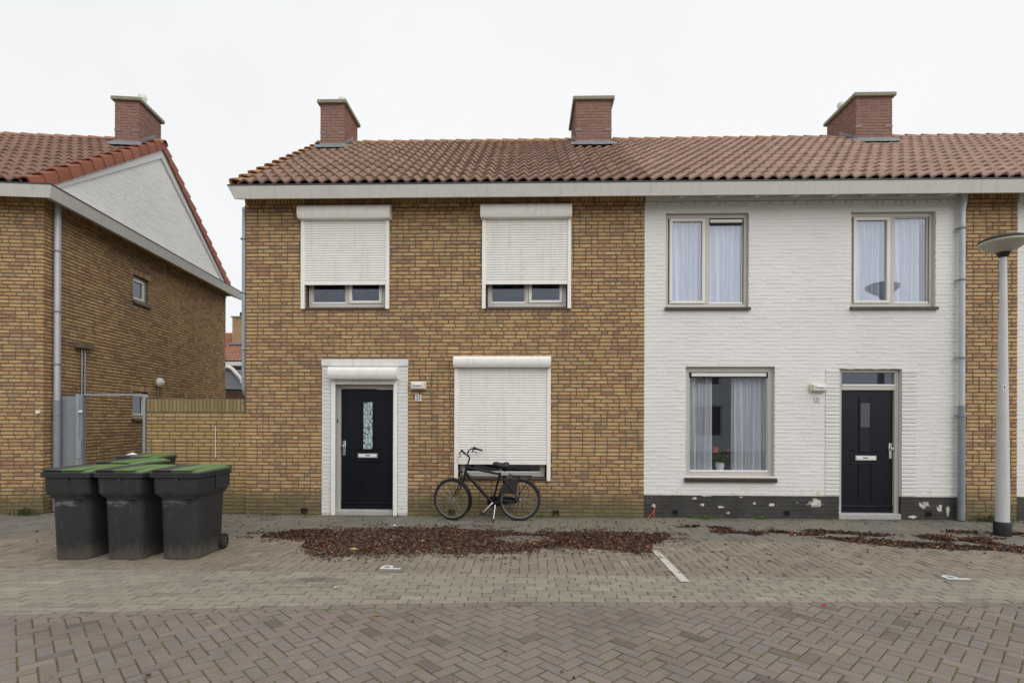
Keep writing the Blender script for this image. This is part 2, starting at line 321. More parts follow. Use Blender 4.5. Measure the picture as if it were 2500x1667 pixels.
# ------------------------------------------------------------------ mesh helpers
class MB:
    def __init__(s): s.v = []; s.f = []; s.r = []
    def add(s, vs, fs, r=0.0):
        b = len(s.v); s.v.extend(vs); s.f.extend([tuple(i + b for i in f) for f in fs]); s.r.extend([r] * len(fs)); return s
    def box(s, x0, x1, y0, y1, z0, z1, c=0.0, r=0.0):
        if c <= 0:
            vs = [(x0, y0, z0), (x1, y0, z0), (x1, y1, z0), (x0, y1, z0), (x0, y0, z1), (x1, y0, z1), (x1, y1, z1), (x0, y1, z1)]
            return s.add(vs, [(3, 2, 1, 0), (4, 5, 6, 7), (0, 1, 5, 4), (1, 2, 6, 5), (2, 3, 7, 6), (3, 0, 4, 7)], r)
        c = min(c, (x1 - x0) * .45, (y1 - y0) * .45, (z1 - z0) * .45)
        vs = []
        for z, i in ((z0, c), (z0 + c, 0), (z1 - c, 0), (z1, c)):
            if i: vs += [(x0 + c, y0 + c, z), (x1 - c, y0 + c, z), (x1 - c, y1 - c, z), (x0 + c, y1 - c, z)] * 1
            else: vs += [(x0 + c, y0, z), (x1 - c, y0, z), (x1, y0 + c, z), (x1, y1 - c, z), (x1 - c, y1, z), (x0 + c, y1, z), (x0, y1 - c, z), (x0, y0 + c, z)]
        # idx: 0-3 bottom, 4-11 ring, 12-19 ring, 20-23 top
        fs = [(3, 2, 1, 0), (20, 21, 22, 23)]
        for k in range(8): fs.append((4 + k, 4 + (k + 1) % 8, 12 + (k + 1) % 8, 12 + k))
        for q, (a, b, base, flip) in enumerate([(0, 1, 4, 0), (1, 2, 6, 0), (2, 3, 8, 0), (3, 0, 10, 0)]):
            fs.append((a, b, base + 1, base)); nx = 4 + (base - 4 + 2) % 8
            fs.append((b, nx, base + 1))
            tb = base + 8; tn = 12 + (base - 4 + 2) % 8
            fs.append((tb, tb + 1, 20 + b, 20 + a)); fs.append((tb + 1, tn, 20 + b))
        return s.add(vs, fs, r)
    def tube(s, pts, rad, seg=8, cap=True, r=0.0):
        pts = [Vector(p) for p in pts]; n = len(pts)
        rads = rad if isinstance(rad, (list, tuple)) else [rad] * n
        vs = []; up = Vector((0.13, .21, 1)).normalized(); u = None
        for i in range(n):
            if i == 0: t = pts[1] - pts[0]
            elif i == n - 1: t = pts[-1] - pts[-2]
            else: t = (pts[i + 1] - pts[i]).normalized() + (pts[i] - pts[i - 1]).normalized()
            t.normalize()
            if u is None:
                u = t.cross(up)
                if u.length < .05: u = t.cross(Vector((1, 0, 0)))
            else: u = u - t * u.dot(t)
            u.normalize(); w = t.cross(u)
            for k in range(seg):
                a = 2 * math.pi * k / seg; vs.append(tuple(pts[i] + (u * math.cos(a) + w * math.sin(a)) * rads[i]))
        fs = [(i * seg + k, i * seg + (k + 1) % seg, (i + 1) * seg + (k + 1) % seg, (i + 1) * seg + k) for i in range(n - 1) for k in range(seg)]
        if cap: fs += [tuple(range(seg - 1, -1, -1)), tuple(range((n - 1) * seg, n * seg))]
        return s.add(vs, fs, r)
    def loft(s, rings, cap0=True, cap1=True, r=0.0):
        m = len(rings[0]); vs = [p for q in rings for p in q]
        fs = [(i * m + k, i * m + (k + 1) % m, (i + 1) * m + (k + 1) % m, (i + 1) * m + k) for i in range(len(rings) - 1) for k in range(m)]
        if cap0: fs.append(tuple(range(m - 1, -1, -1)))
        if cap1: fs.append(tuple(range((len(rings) - 1) * m, len(rings) * m)))
        return s.add(vs, fs, r)
    def lathe(s, prof, cx, cy, seg=24, r=0.0):
        return s.loft([[(cx + q * math.cos(2 * math.pi * k / seg), cy + q * math.sin(2 * math.pi * k / seg), z) for k in range(seg)] for q, z in prof], r=r)
    def prism_x(s, prof, x0, x1, r=0.0):      # profile in (y, z), extruded along x
        return s.loft([[(x, y, z) for y, z in prof] for x in (x0, x1)], r=r)
    def prism_y(s, prof, y0, y1, r=0.0):
        return s.loft([[(x, y, z) for x, z in prof] for y in (y0, y1)], r=r)
    def prism_z(s, prof, z0, z1, r=0.0):
        return s.loft([[(x, y, z) for x, y in prof] for z in (z0, z1)], r=r)
    def mesh(s, name, mat, smooth=False, rnd=False):
        me = bpy.data.meshes.new(name); me.from_pydata(s.v, [], s.f)
        if mat: me.materials.append(M[mat] if isinstance(mat, str) else mat)
        if rnd:
            at = me.attributes.new('rnd', 'FLOAT', 'FACE'); at.data.foreach_set('value', s.r)
        if smooth: me.polygons.foreach_set('use_smooth', [True] * len(me.polygons))
        if smooth and smooth != 'all': me.set_sharp_from_angle(angle=R(38))
        me.update(); return me
    def build(s, name, mat, parent=None, smooth=False, rnd=False, kind=None, label=None):
        return link(name, s.mesh(name, mat, smooth, rnd), parent, kind=kind, label=label)

PINV = {}
def link(name, data, parent=None, loc=None, rot=None, kind=None, label=None, sc=None):
    o = bpy.data.objects.new(name, data); COL.objects.link(o)
    if parent is not None:
        o.parent = parent
        if parent in PINV: o.matrix_parent_inverse = PINV[parent]
    if loc is not None: o.location = loc
    if rot is not None: o.rotation_euler = rot
    if sc is not None: o.scale = sc
    if kind: o['kind'] = kind
    if label: o['label'] = label
    return o
def tag(o, label, cat, group=None):
    o['label'] = label; o['category'] = cat
    if group: o['group'] = group
    return o
def thing(name, label, cat, loc=(0, 0, 0), rz=0.0, group=None, world=False):
    o = bpy.data.objects.new(name, None); COL.objects.link(o); o.empty_display_size = .2
    o.location = loc; o.rotation_euler = (0, 0, rz); tag(o, label, cat, group)
    if world: PINV[o] = Matrix.Translation(-Vector(loc))      # children are written in world coordinates
    return o
def struct(name, mb, mat, **k): return mb.build(name, mat, None, kind='structure', **k)
def copy_tree(root, loc, rz, label):
    def cp(o, parent):
        c = o.copy(); COL.objects.link(c)
        if parent is not None: c.parent = parent
        for ch in list(o.children): cp(ch, c)
        return c
    r = cp(root, None); r.location = loc; r.rotation_euler = (0, 0, rz); r['label'] = label
    return r
def text_mesh(name, txt, size, mat):
    cu = bpy.data.curves.new(name, 'FONT'); cu.body = txt; cu.size = size; cu.extrude = .0015; cu.offset = size * .012
    cu.align_x = 'CENTER'; cu.align_y = 'CENTER'
    o = bpy.data.objects.new(name, cu); COL.objects.link(o)
    bpy.context.view_layer.update()
    me = bpy.data.meshes.new_from_object(o.evaluated_get(bpy.context.evaluated_depsgraph_get()))
    bpy.data.objects.remove(o); me.materials.clear(); me.materials.append(M[mat]); return me

# ------------------------------------------------------------------ brickwork
PC = .065        # course height
LS, LH, JT = .211, .101, .0165
def brick_geo(w, h, rng, ch=.0045, jit=.004, tilt=.0, depth=.035, butt=False):
    j = lambda a: rng.uniform(-a, a)
    a, b = w / 2 + (JT / 2 + .001 if butt else 0), h / 2
    cont = [(-a + j(jit), -b + abs(j(jit))), (j(.02), -b + j(jit * .6)), (a + j(jit), -b + abs(j(jit))), (a + j(jit * .5), j(.008)),
            (a + j(jit), b - abs(j(jit))), (j(.02), b + j(jit * .6)), (-a + j(jit), b - abs(j(jit))), (-a + j(jit * .5), j(.008))]
    t = j(tilt); t2 = rng.uniform(-.0008, .0042) if butt else j(tilt * .4)
    if butt:            # painted brick: soft shoulders, ends closed against the next brick
        k1, k2 = .05 * ch / a, ch / b
        vs = [(x, .0078, z) for x, z in cont] + [(x * (1 - k1), .0012 + t * z / b + t2, z * (1 - k2)) for x, z in cont]
        vs += [(x * (1 - k1 * 3), t * z / b + t2, z * (1 - k2 * 2.1)) for x, z in cont]
    else:
        vs = [(x, depth, z) for x, z in cont] + [(x, .005 + t * z / b + t2, z) for x, z in cont]
        vs += [(x * (1 - ch / a), t * z / b + t2, z * (1 - ch / b)) for x, z in cont]
    fs = [(k, (k + 1) % 8, 8 + (k + 1) % 8, 8 + k) for k in range(8)]
    fs += [(8 + k, 8 + (k + 1) % 8, 16 + (k + 1) % 8, 16 + k) for k in range(8)]
    fs.append(tuple(range(16, 24)))
    return vs, fs
def courses(s0, s1, z0, n, holes, rng, p_str=.68, inside=None):
    out = []
    for i in range(n):
        zc = z0 + (i + .5) * PC
        iv = [(s0, s1)]
        if inside:
            q = inside(zc)
            if q is None or q[1] - q[0] < .1: continue
            iv = [q]
        for a, b, c, d in holes:
            if c < zc < d:
                nx = []
                for u, v in iv:
                    if b <= u or a >= v: nx.append((u, v))
                    else:
                        if a > u + .02: nx.append((u, a))
                        if b < v - .02: nx.append((b, v))
                iv = nx
        for u, v in iv:
            x = u + (rng.choice([0, 0, -.06, -.11]) if False else 0); k = 0
            first = rng.random() < .5
            while v - x > .03:
                L = LS if rng.random() < p_str else LH
                if k == 0: L = LH if first else LS
                rest = v - x
                if rest - L < .055: L = rest
                if L > LS + .02: L = L * .5
                w = L - (JT if x + L < v - .005 else 0)
                out.append((x + w / 2 , zc, w, k)); x += L if x + L >= v - .005 else w + JT; k += 1
    return out
def lay_wall(wall, items, mat, frame, focus, rng, singles=300, h=PC - JT, name='brick', tilt=.0018, ch=.0045, jit=.004, stuffname='brickwork', proud=0.0, butt=False, tpl={}):
    """frame(s, z, d) -> local point of wall; items (s, z, w, k)"""
    key = (round(h, 4), tilt, ch, jit, butt)
    if key not in tpl:
        tr = random.Random(5)
        tpl[key] = {'S': [brick_geo(LS - JT, h, tr, ch, jit, tilt, butt=butt) for _ in range(8)], 'H': [brick_geo(LH - JT, h, tr, ch, jit, tilt, butt=butt) for _ in range(6)], 'mesh': {}}
    T = tpl[key]
    o, ex, ey = Vector(frame(0, 0, 0)), None, None
    ax = (Vector(frame(1, 0, 0)) - o); dy = (Vector(frame(0, 0, 1)) - o)
    ang = math.atan2(ax.y, ax.x)
    order = sorted(range(len(items)), key=lambda i: (items[i][0] - focus[0]) ** 2 + (items[i][1] - focus[1]) ** 2)
    single = set(); c = 0
    for i in order:
        if c >= singles: break
        w = items[i][2]
        if abs(w - (LS - JT)) < .003 or abs(w - (LH - JT)) < .003: single.add(i); c += 1
    mb = MB()
    for i, (s, z, w, k) in enumerate(items):
        st = abs(w - (LS - JT)) < .003; hd = abs(w - (LH - JT)) < .003
        if i in single:
            t = 'S' if st else 'H'; vi = rng.randrange(len(T[t])); mk = (t, vi, mat)
            if mk not in T['mesh']: T['mesh'][mk] = MB().add(*T[t][vi]).mesh('brick', mat, smooth=False)
            q = frame(s, z, -proud); link(name, T['mesh'][mk], wall, q, (0, 0, ang))
        else:
            vs, fs = (rng.choice(T['S']) if st else rng.choice(T['H'])) if (st or hd) else brick_geo(w, h, rng, ch, jit, tilt, butt=butt)
            mb.add([frame(s + x, z + zz, y - proud) for x, y, zz in vs], fs, rng.random())
    if mb.v: mb.build(stuffname, mat, wall, rnd=True, kind='stuff', smooth=False)
def slab(mb, s0, s1, z0, z1, holes, frame, d0, d1):
    zs = sorted({z0, z1, *[min(max(q, z0), z1) for h in holes for q in h[2:]]})
    for a, b in zip(zs, zs[1:]):
        if b - a < 1e-4: continue
        m = (a + b) / 2; iv = [(s0, s1)]
        for u, v, c, d in holes:
            if c < m < d:
                iv = [q for x, y in iv for q in ((x, min(y, u)), (max(x, v), y)) if q[1] - q[0] > 1e-4]
        for x, y in iv:
            ps = [frame(x, a, d0), frame(y, a, d0), frame(y, a, d1), frame(x, a, d1), frame(x, b, d0), frame(y, b, d0), frame(y, b, d1), frame(x, b, d1)]
            mb.add(ps, [(3, 2, 1, 0), (4, 5, 6, 7), (0, 1, 5, 4), (1, 2, 6, 5), (2, 3, 7, 6), (3, 0, 4, 7)])
front = lambda s, z, d: (s, d, z)              # facade facing -y
side_r = lambda s, z, d: (-d, s, z)            # gable facing +x, s runs back

def top_courses(wall, s0, s1, frame, mat, rng, holes=(), plain=False):
    """projecting course and the row of bricks on edge under the eaves"""
    it = courses(s0, s1, 5.33, 1, holes, rng, .8)
    mb = MB()
    for s, z, w, k in it:
        vs, fs = brick_geo(w, PC - JT, rng, depth=.06); mb.add([frame(s + x, z + zz, y - .022) for x, y, zz in vs], fs, rng.random())
    x = s0 + .004
    if plain: mb.add([frame(a, b, c) for b in (5.396, 5.478) for a, c in ((s0, -.020), (s1, -.020), (s1, .01), (s0, .01))], [(0, 1, 5, 4), (0, 3, 2, 1), (1, 2, 6, 5), (3, 0, 4, 7)], .5)
    while x < s1 - .04 and not plain:
        w = rng.uniform(.050, .056)
        if not any(a < x + w / 2 < b for a, b, c, d in holes):
            vs, fs = brick_geo(w, .085, rng, depth=.06); mb.add([frame(x + w / 2 + q, 5.44 + zz, y - .024) for q, y, zz in vs], fs, rng.random())
        x += w + .010
    mb.build('eaves_course', mat, wall, rnd=True, kind='stuff')

# ------------------------------------------------------------------ roof
EAVE_Y, EAVE_Z, RIDGE_Y, RIDGE_Z = -.37, 5.565, 3.5, 8.235
PITCH = math.atan2(RIDGE_Z - EAVE_Z, RIDGE_Y - EAVE_Y); SLOPE = math.hypot(RIDGE_Z - EAVE_Z, RIDGE_Y - EAVE_Y)
TW, NROW = .2035, 13
EXPO = SLOPE / NROW
def tile_geo(rng, w=TW):
    n = 12; L = EXPO + .06; vs = []; tw = rng.uniform(-.003, .003); lift = .042 + rng.uniform(-.003, .004)
    def prof(t):                      # long rise, short steep fall, as on a Dutch pantile
        t = t % 1.0; c = .66
        u = t / c if t < c else (1 - t) / (1 - c)
        return .057 * u * u * (3 - 2 * u)
    for l, zz in ((-.004, lift - .018), (0, lift + .014), (L * .5, lift * .5 + .014), (L, .014)):
        for k in range(n + 1):
            t = k / n
            vs.append(((t - .5) * w * 1.02 + tw * l, l, prof(min(max(t, .0), .9999)) + zz))
    fs = [(i * (n + 1) + k, i * (n + 1) + k + 1, (i + 1) * (n + 1) + k + 1, (i + 1) * (n + 1) + k) for i in range(3) for k in range(n)]
    return vs, fs
trng = random.Random(11)
TILES = [tile_geo(trng) for _ in range(5)]
TILE_ME = {}
def slope_pt(x, l, h):      # along the front slope
    c, s = math.cos(PITCH), math.sin(PITCH)
    return (x, EAVE_Y + l * c - h * s, EAVE_Z + l * s + h * c)
def lay_tiles(roof, x0, x1, mat, rng, singles, focus_x, skip=(), name='roof_tile'):
    n = round((x1 - x0) / TW); w = (x1 - x0) / n; items = []
    for i in range(n):
        for r in range(NROW):
            x = x0 + (i + .5) * w; l = r * EXPO
            yy = EAVE_Y + (l + EXPO) * math.cos(PITCH)
            if any(a < x < b and yy > 2.9 for a, b in skip): continue
            items.append((x, l))
    order = sorted(range(len(items)), key=lambda i: abs(items[i][0] - focus_x) + items[i][1] * 2.2)
    single = set(order[:singles]); mb = MB()
    for i, (x, l) in enumerate(items):
        vi = rng.randrange(len(TILES))
        if i in single:
            k = (vi, mat)
            if k not in TILE_ME: TILE_ME[k] = MB().add(*TILES[vi]).mesh('roof_tile', mat, smooth=True)
            link(name, TILE_ME[k], roof, slope_pt(x, l, 0), (PITCH + rng.uniform(-.012, .012), 0, rng.uniform(-.008, .008)))
        else:
            dz = rng.uniform(-.003, .003)
            mb.add([slope_pt(x + a, l + b, c + dz) for a, b, c in TILES[vi][0]], TILES[vi][1], rng.random())
    if mb.v: mb.build('roof_tile_field', mat, roof, rnd=True, kind='stuff', smooth=True)
def ridge_tiles(roof, x0, x1, mat, rng, skip=(), single=True):
    x = x0; seg = 8
    while x < x1 - .1:
        L = min(.37, x1 - x)
        if not any(a < x + L / 2 < b for a, b in skip):
            mb = MB(); rings = []
            for q, rr in ((-.012, .126), (0, .134), (L, .108), (L + .03, .106)):
                rings.append([(x + q, RIDGE_Y - rr * math.cos(math.pi * k / seg), RIDGE_Z - .022 + rr * .98 * math.sin(math.pi * k / seg) + rng.uniform(-.001, .001)) for k in range(seg + 1)])
            m = seg + 1; vs = [p for a in rings for p in a]
            fs = [(i * m + k, i * m + k + 1, (i + 1) * m + k + 1, (i + 1) * m + k) for i in range(3) for k in range(seg)]
            mb.add(vs, fs, rng.random()); mb.build('ridge_tile', mat, roof, smooth=True)
        x += L
def roof_shell(house, x0, x1):
    mb = MB(); t = .16
    back = [(2 * RIDGE_Y - y, z) for y, z in ((EAVE_Y + .05, EAVE_Z),)]
    mb.prism_x([(EAVE_Y + .06, EAVE_Z + .012), (RIDGE_Y, RIDGE_Z - .012), (2 * RIDGE_Y - EAVE_Y - .06, EAVE_Z + .012),
                (2 * RIDGE_Y - EAVE_Y - .06, EAVE_Z - .10), (RIDGE_Y, RIDGE_Z - .17), (EAVE_Y + .06, EAVE_Z - .03)], x0, x1)
    rf = mb.build('roof', 'underlay', house)
    # rear slope: plain tiled sheet, never seen from the street
    mb = MB(); n = int((x1 - x0) / TW) ; vs = []; fs = []
    mb.prism_x([(RIDGE_Y, RIDGE_Z + .03), (2 * RIDGE_Y - EAVE_Y, EAVE_Z + .03), (2 * RIDGE_Y - EAVE_Y, EAVE_Z + .0), (RIDGE_Y, RIDGE_Z - .005)], x0, x1)
    mb.build('rear_slope', 'tile', rf); return rf
def verge_tiles(roof, xe, sgn, mat, rng, backtoo=True):
    """tiles with a folded flap along the gable edge at x = xe (sgn +1: gable faces +x)"""
    for back in ((0, 1) if backtoo else (0,)):
        for r in range(NROW):
            l0, l1 = r * EXPO - .012, r * EXPO + EXPO + .03
            rings = []
            for l, e, k in ((l0, .062, .014), (l1, .006, 0)):
                pr = [(-.13, .03 + e), (-.075, .05 + e), (.0, .062 + e), (.036 + k, .05 + e), (.046 + k, .02 + e), (.042 + k, -.125 + e * .3), (.026, -.125 + e * .3), (.024, .02 + e), (0, .04 + e), (-.13, .012 + e)]
                q = []
                for dx, h in pr:
                    p = slope_pt(xe + sgn * dx, l, h)
                    if back: p = (p[0], 2 * RIDGE_Y - p[1], p[2])
                    q.append(p)
                rings.append(q)
            mb = MB(); mb.loft(rings, r=rng.random()); mb.build('verge_tile', mat, roof, smooth=True)
def eaves_box(house, path, name='gutter', slant=0.0):
    """box gutter swept along a plan path with mitred corners; outward side is on the right of travel"""
    prof = [(0.0, 5.485), (.36, 5.345), (.375, 5.345), (.425, 5.54), (.40, 5.548), (0.0, 5.555)]
    edge = [(.40, 5.541), (.43, 5.541), (.432, 5.565), (.39, 5.566)]
    def sweep(pf):
        mb = MB(); rings = []; n = len(path)
        for i, (x, y) in enumerate(path):
            ds = []
            if i > 0: ds.append((Vector(path[i]) - Vector(path[i - 1])).normalized())
            if i < n - 1: ds.append((Vector(path[i + 1]) - Vector(path[i])).normalized())
            ns = [Vector((d.y, -d.x)) for d in ds]
            m = ns[0] if len(ns) == 1 else (ns[0] + ns[1]) / (1 + ns[0].dot(ns[1]))
            rings.append([(x + m.x * o - (slant * max(0, z - 5.345) if i == 0 else 0), y + m.y * o, z) for o, z in pf])
        mb.loft(rings); return mb
    g = sweep(prof).build(name, 'fascia', house); sweep(edge).build('gutter_edge', 'zinc_edge', g); return g

def chimney(house, x0, x1, y0=2.9, y1=4.05, top=8.87, base=7.55, pot=None, rng=random.Random(3)):
    mb = MB(); mb.box(x0 + .008, x1 - .008, y0 + .008, y1 - .008, base, top - .002); ch = mb.build('chimney', 'mortar_pale', house)
    mb = MB(); n = int((top - base) / PC); z0 = top - n * PC
    for fr, a, b in (((lambda s, z, d: (s, y0 + d, z)), x0, x1), ((lambda s, z, d: (x1 - d, s, z)), y0, y1), ((lambda s, z, d: (x0 + d, y1 + y0 - s, z)), y0, y1)):
        for s, z, w, k in courses(a, b, z0, n, [], rng, .85):
            vs, fs = brick_geo(w, PC - JT, rng, .003, .002); mb.add([fr(s + x, z + zz, y) for x, y, zz in vs], fs, rng.random())
    mb.build('chimney_brickwork', 'brick_red', ch, rnd=True, kind='stuff')
    MB().box(x0 - .06, x1 + .06, y0 - .06, y1 + .06, top, top + .085, .012).build('cap', 'concrete', ch)
    # stepped lead at the foot
    zr = EAVE_Z + (y0 - EAVE_Y) * math.tan(PITCH) + .05
    mb = MB(); N = 14; vs = []
    rl = random.Random(int(x0 * 10))
    for k in range(N + 1):
        x = x0 - .11 + (x1 - x0 + .22) * k / N; e = rl.uniform(-.03, .03)
        mid = 1 if .1 < k / N < .9 else .4
        vs += [(x, y0 - .012, zr + .10 * mid), (x, y0 - .05, zr + .055), (x, y0 - .16 * (.5 + .5 * mid) + e, zr - .16 * .69 * (.5 + .5 * mid) + .045 + e * .6)]
    mb.add(vs, [(3 * k + j, 3 * k + j + 1, 3 * k + 4 + j, 3 * k + 3 + j) for k in range(N) for j in range(2)])
    mb.build('lead_apron', 'lead', ch, smooth=True)
    for sx, sg in ((x0, -1), (x1, 1)):
        mb = MB(); st = []
        for k in range(5):
            y = y0 + (RIDGE_Y - y0) * k / 4; st.append((y, EAVE_Z + (y - EAVE_Y) * math.tan(PITCH)))
        pr = [(y, z - .02) for y, z in st] + [(y, z + .20) for y, z in reversed(st)]
        xa, xb = (sx - .008, sx - .002) if sg < 0 else (sx + .002, sx + .008)
        mb.prism_x(pr, xa, xb); mb.build('lead_soaker', 'lead', ch)
    mb = MB(); mb.box(x0 - .006, x0 + .14, y0 - .007, y0 - .001, zr + .33, zr + .36); mb.box(x1 - .16, x1 + .006, y0 - .007, y0 - .001, zr + .33, zr + .36)
    mb.build('lead_edge', 'lead', ch)
    if pot:
        MB().lathe([(.075, top + .08), (.075, top + .25), (.088, top + .255), (.088, top + .33), (.06, top + .345)], pot[0], pot[1], 14).build('flue_pot', 'lampwhite', ch, smooth=True)
    return ch

# ------------------------------------------------------------------ windows, doors, shutters
def ring_frame(mb, x0, x1, z0, z1, y0, y1, w, c=.006):
    mb.box(x0, x1, y0, y1, z0, z0 + w, c); mb.box(x0, x1, y0, y1, z1 - w, z1, c)
    mb.box(x0, x0 + w, y0 + .001, y1 - .001, z0 + w, z1 - w, c * .5); mb.box(x1 - w, x1, y0 + .001, y1 - .001, z0 + w, z1 - w, c * .5)
def room(win, x0, x1, z0, z1, y0, depth=2.2):
    mb = MB(); a, b, c, d = x0 - .25, x1 + .25, z0 - .3, z1 + .25
    vs = [(a, y0, c), (b, y0, c), (b, y0, d), (a, y0, d), (a, y0 + depth, c), (b, y0 + depth, c), (b, y0 + depth, d), (a, y0 + depth, d)]
    mb.add(vs, [(4, 5, 6, 7), (0, 4, 7, 3), (5, 1, 2, 6), (7, 6, 2, 3), (0, 1, 5, 4)]); mb.build('room', 'room', win)
def sill_tiles(win, x0, x1, z1, n, h=.06, y=-.045):
    w = (x1 - x0) / n
    MB().box(x0 + .003, x1 - .003, y + .012, .10, z1 - h + .006, z1 - .006).build('sill_bed', 'sill_joint', win)
    pr = [(y, z1 - h), (y, z1 - .022), (y + .02, z1 - .004), (.11, z1), (.11, z1 - h)]
    me = MB().prism_x(pr, -w / 2 + .0022, w / 2 - .0022).mesh('sill_tile', 'sill')
    for k in range(n): link('sill_tile', me, win, (x0 + (k + .5) * w, 0, 0))
def window(house, x0, x1, z0, z1, y, panes, name='window', glass_m='glass', mat='upvc', dark_room=True, fw=.065):
    """panes: list of (xa, xb, sash?) glass openings in absolute x"""
    mb = MB(); ring_frame(mb, x0, x1, z0, z1, y, y + .07, fw)
    for (a, b, s), (c, d, s2) in zip(panes, panes[1:]): mb.box(b, c, y + .001, y + .069, z0 + fw, z1 - fw, .004)
    W = link(name, mb.mesh('window', mat), house)
    for a, b, s in panes:
        if s:
            sm = MB(); ring_frame(sm, a + .004, b - .004, z0 + fw + .004, z1 - fw - .004, y - .014, y + .04, .05, .006)
            for xx in (a + .13, b - .13): sm.box(xx - .006, xx + .006, y - .018, y - .013, z0 + fw + .014, z0 + fw + .024)
            so = sm.build('sash', 'sash', W); i = .05
            MB().box(a + i, b - i, y + .022, y + .028, z0 + fw + i, z1 - fw - i).build('pane', glass_m, W)
        else:
            sm = MB(); ring_frame(sm, a, b, z0 + fw, z1 - fw, y + .012, y + .06, .016, .003); sm.build('glazing_bead', mat, W)
            sm = MB(); sm.box(a, b, y - .004, y + .012, z0 + fw, z0 + fw + .03, .004); sm.build('drip_bar', 'white_trim', W)
            MB().box(a + .015, b - .015, y + .032, y + .038, z0 + fw + .015, z1 - fw - .015).build('pane', glass_m, W)
    if dark_room: room(W, x0, x1, z0, z1, y + .09)
    return W
def curtain(x0, x1, z0, z1, y, label, folds, seed, group='net curtains in the white house'):
    rng = random.Random(seed); n = folds * 10; nz = 14; vs = []
    ph = [rng.uniform(-.5, .5) for _ in range(folds + 2)]
    for j in range(nz + 1):
        t = j / nz; z = z1 + (z0 - z1) * t
        for i in range(n + 1):
            u = i / n * folds; k = int(u)
            amp = .030 + .012 * t
            w = u + .25 * math.sin(u * 1.7 + ph[0]) + .12 * math.sin(3.1 * t + u)
            vs.append((x0 + (x1 - x0) * i / n + .006 * math.sin(u * 2 + t * 3), y + amp * math.sin(2 * math.pi * w) + .008 * math.sin(5.3 * u + ph[k]), z))
    fs = [(j * (n + 1) + i, j * (n + 1) + i + 1, (j + 1) * (n + 1) + i + 1, (j + 1) * (n + 1) + i) for j in range(nz) for i in range(n)]
    o = MB().add(vs, fs).build('curtain', 'curtain', None, smooth='all'); return tag(o, label, 'curtain', group)
def roller_shutter(house, bx0, bx1, bz0, bz1, gx0, gx1, gz0, cz0, proj=.17, gw=.062, gproj=.055, slat=.0425, curtain_on=True):
    """box, side guides and the curtain of slats let down to cz0"""
    z0, z1 = bz0, bz1; h = z1 - z0
    pr = [(-.002, z1)] + [(-proj * (.55 + .45 * math.sin(a)) , z1 - h * .36 + h * .36 * math.cos(a)) for a in [0, .35, .7, 1.05, 1.4, 1.57]] + [(-proj, z0 + h * .45), (-proj * .97, z0 + h * .22), (-proj * .80, z0 + .0), (-.002, z0)]
    S = link('roller_shutter', MB().prism_x(pr, bx0 + .012, bx1 - .012).mesh('roller_shutter', 'shutter', smooth=True), house)
    mb = MB()
    for a, b in ((bx0, bx0 + .0118), (bx1 - .0118, bx1)):
        mb.prism_x([(y * 1.01 - .001 if y < -.01 else y, z + (.002 if z > z0 + h * .5 else -.002)) for y, z in pr], a, b)
    mb.build('end_cap', 'shutter', S)
    for a, b in ((gx0, gx0 + gw), (gx1 - gw, gx1)):
        m = MB(); m.box(a, b, -gproj, -.001, gz0, z0 - .002, .006); m.build('guide_rail', 'shutter', S)
    if curtain_on:
        prof = []; z = cz0 + .075; y0 = -.030
        pts = [(y0 - .006, cz0), (y0 - .006, cz0 + .062), (y0 + .004, cz0 + .068), (y0 + .004, cz0 + .075)]
        while z < z0 - .01:
            zt = min(z + slat, z0 + .02)
            pts += [(y0 - .002, z + .001), (y0 - .0085, z + slat * .22), (y0 - .0095, z + slat * .5), (y0 - .0075, z + slat * .72), (y0 - .001, z + slat * .84), (y0 + .006, z + slat * .86), (y0 + .006, z + slat * .99)]
            z = zt
        top = pts[-1][1]; pts += [(y0 + .014, top), (y0 + .014, cz0)]
        MB().prism_x(pts, gx0 + gw - .004, gx1 - gw + .004).build('shutter_slats', 'shutter', S)
    return S
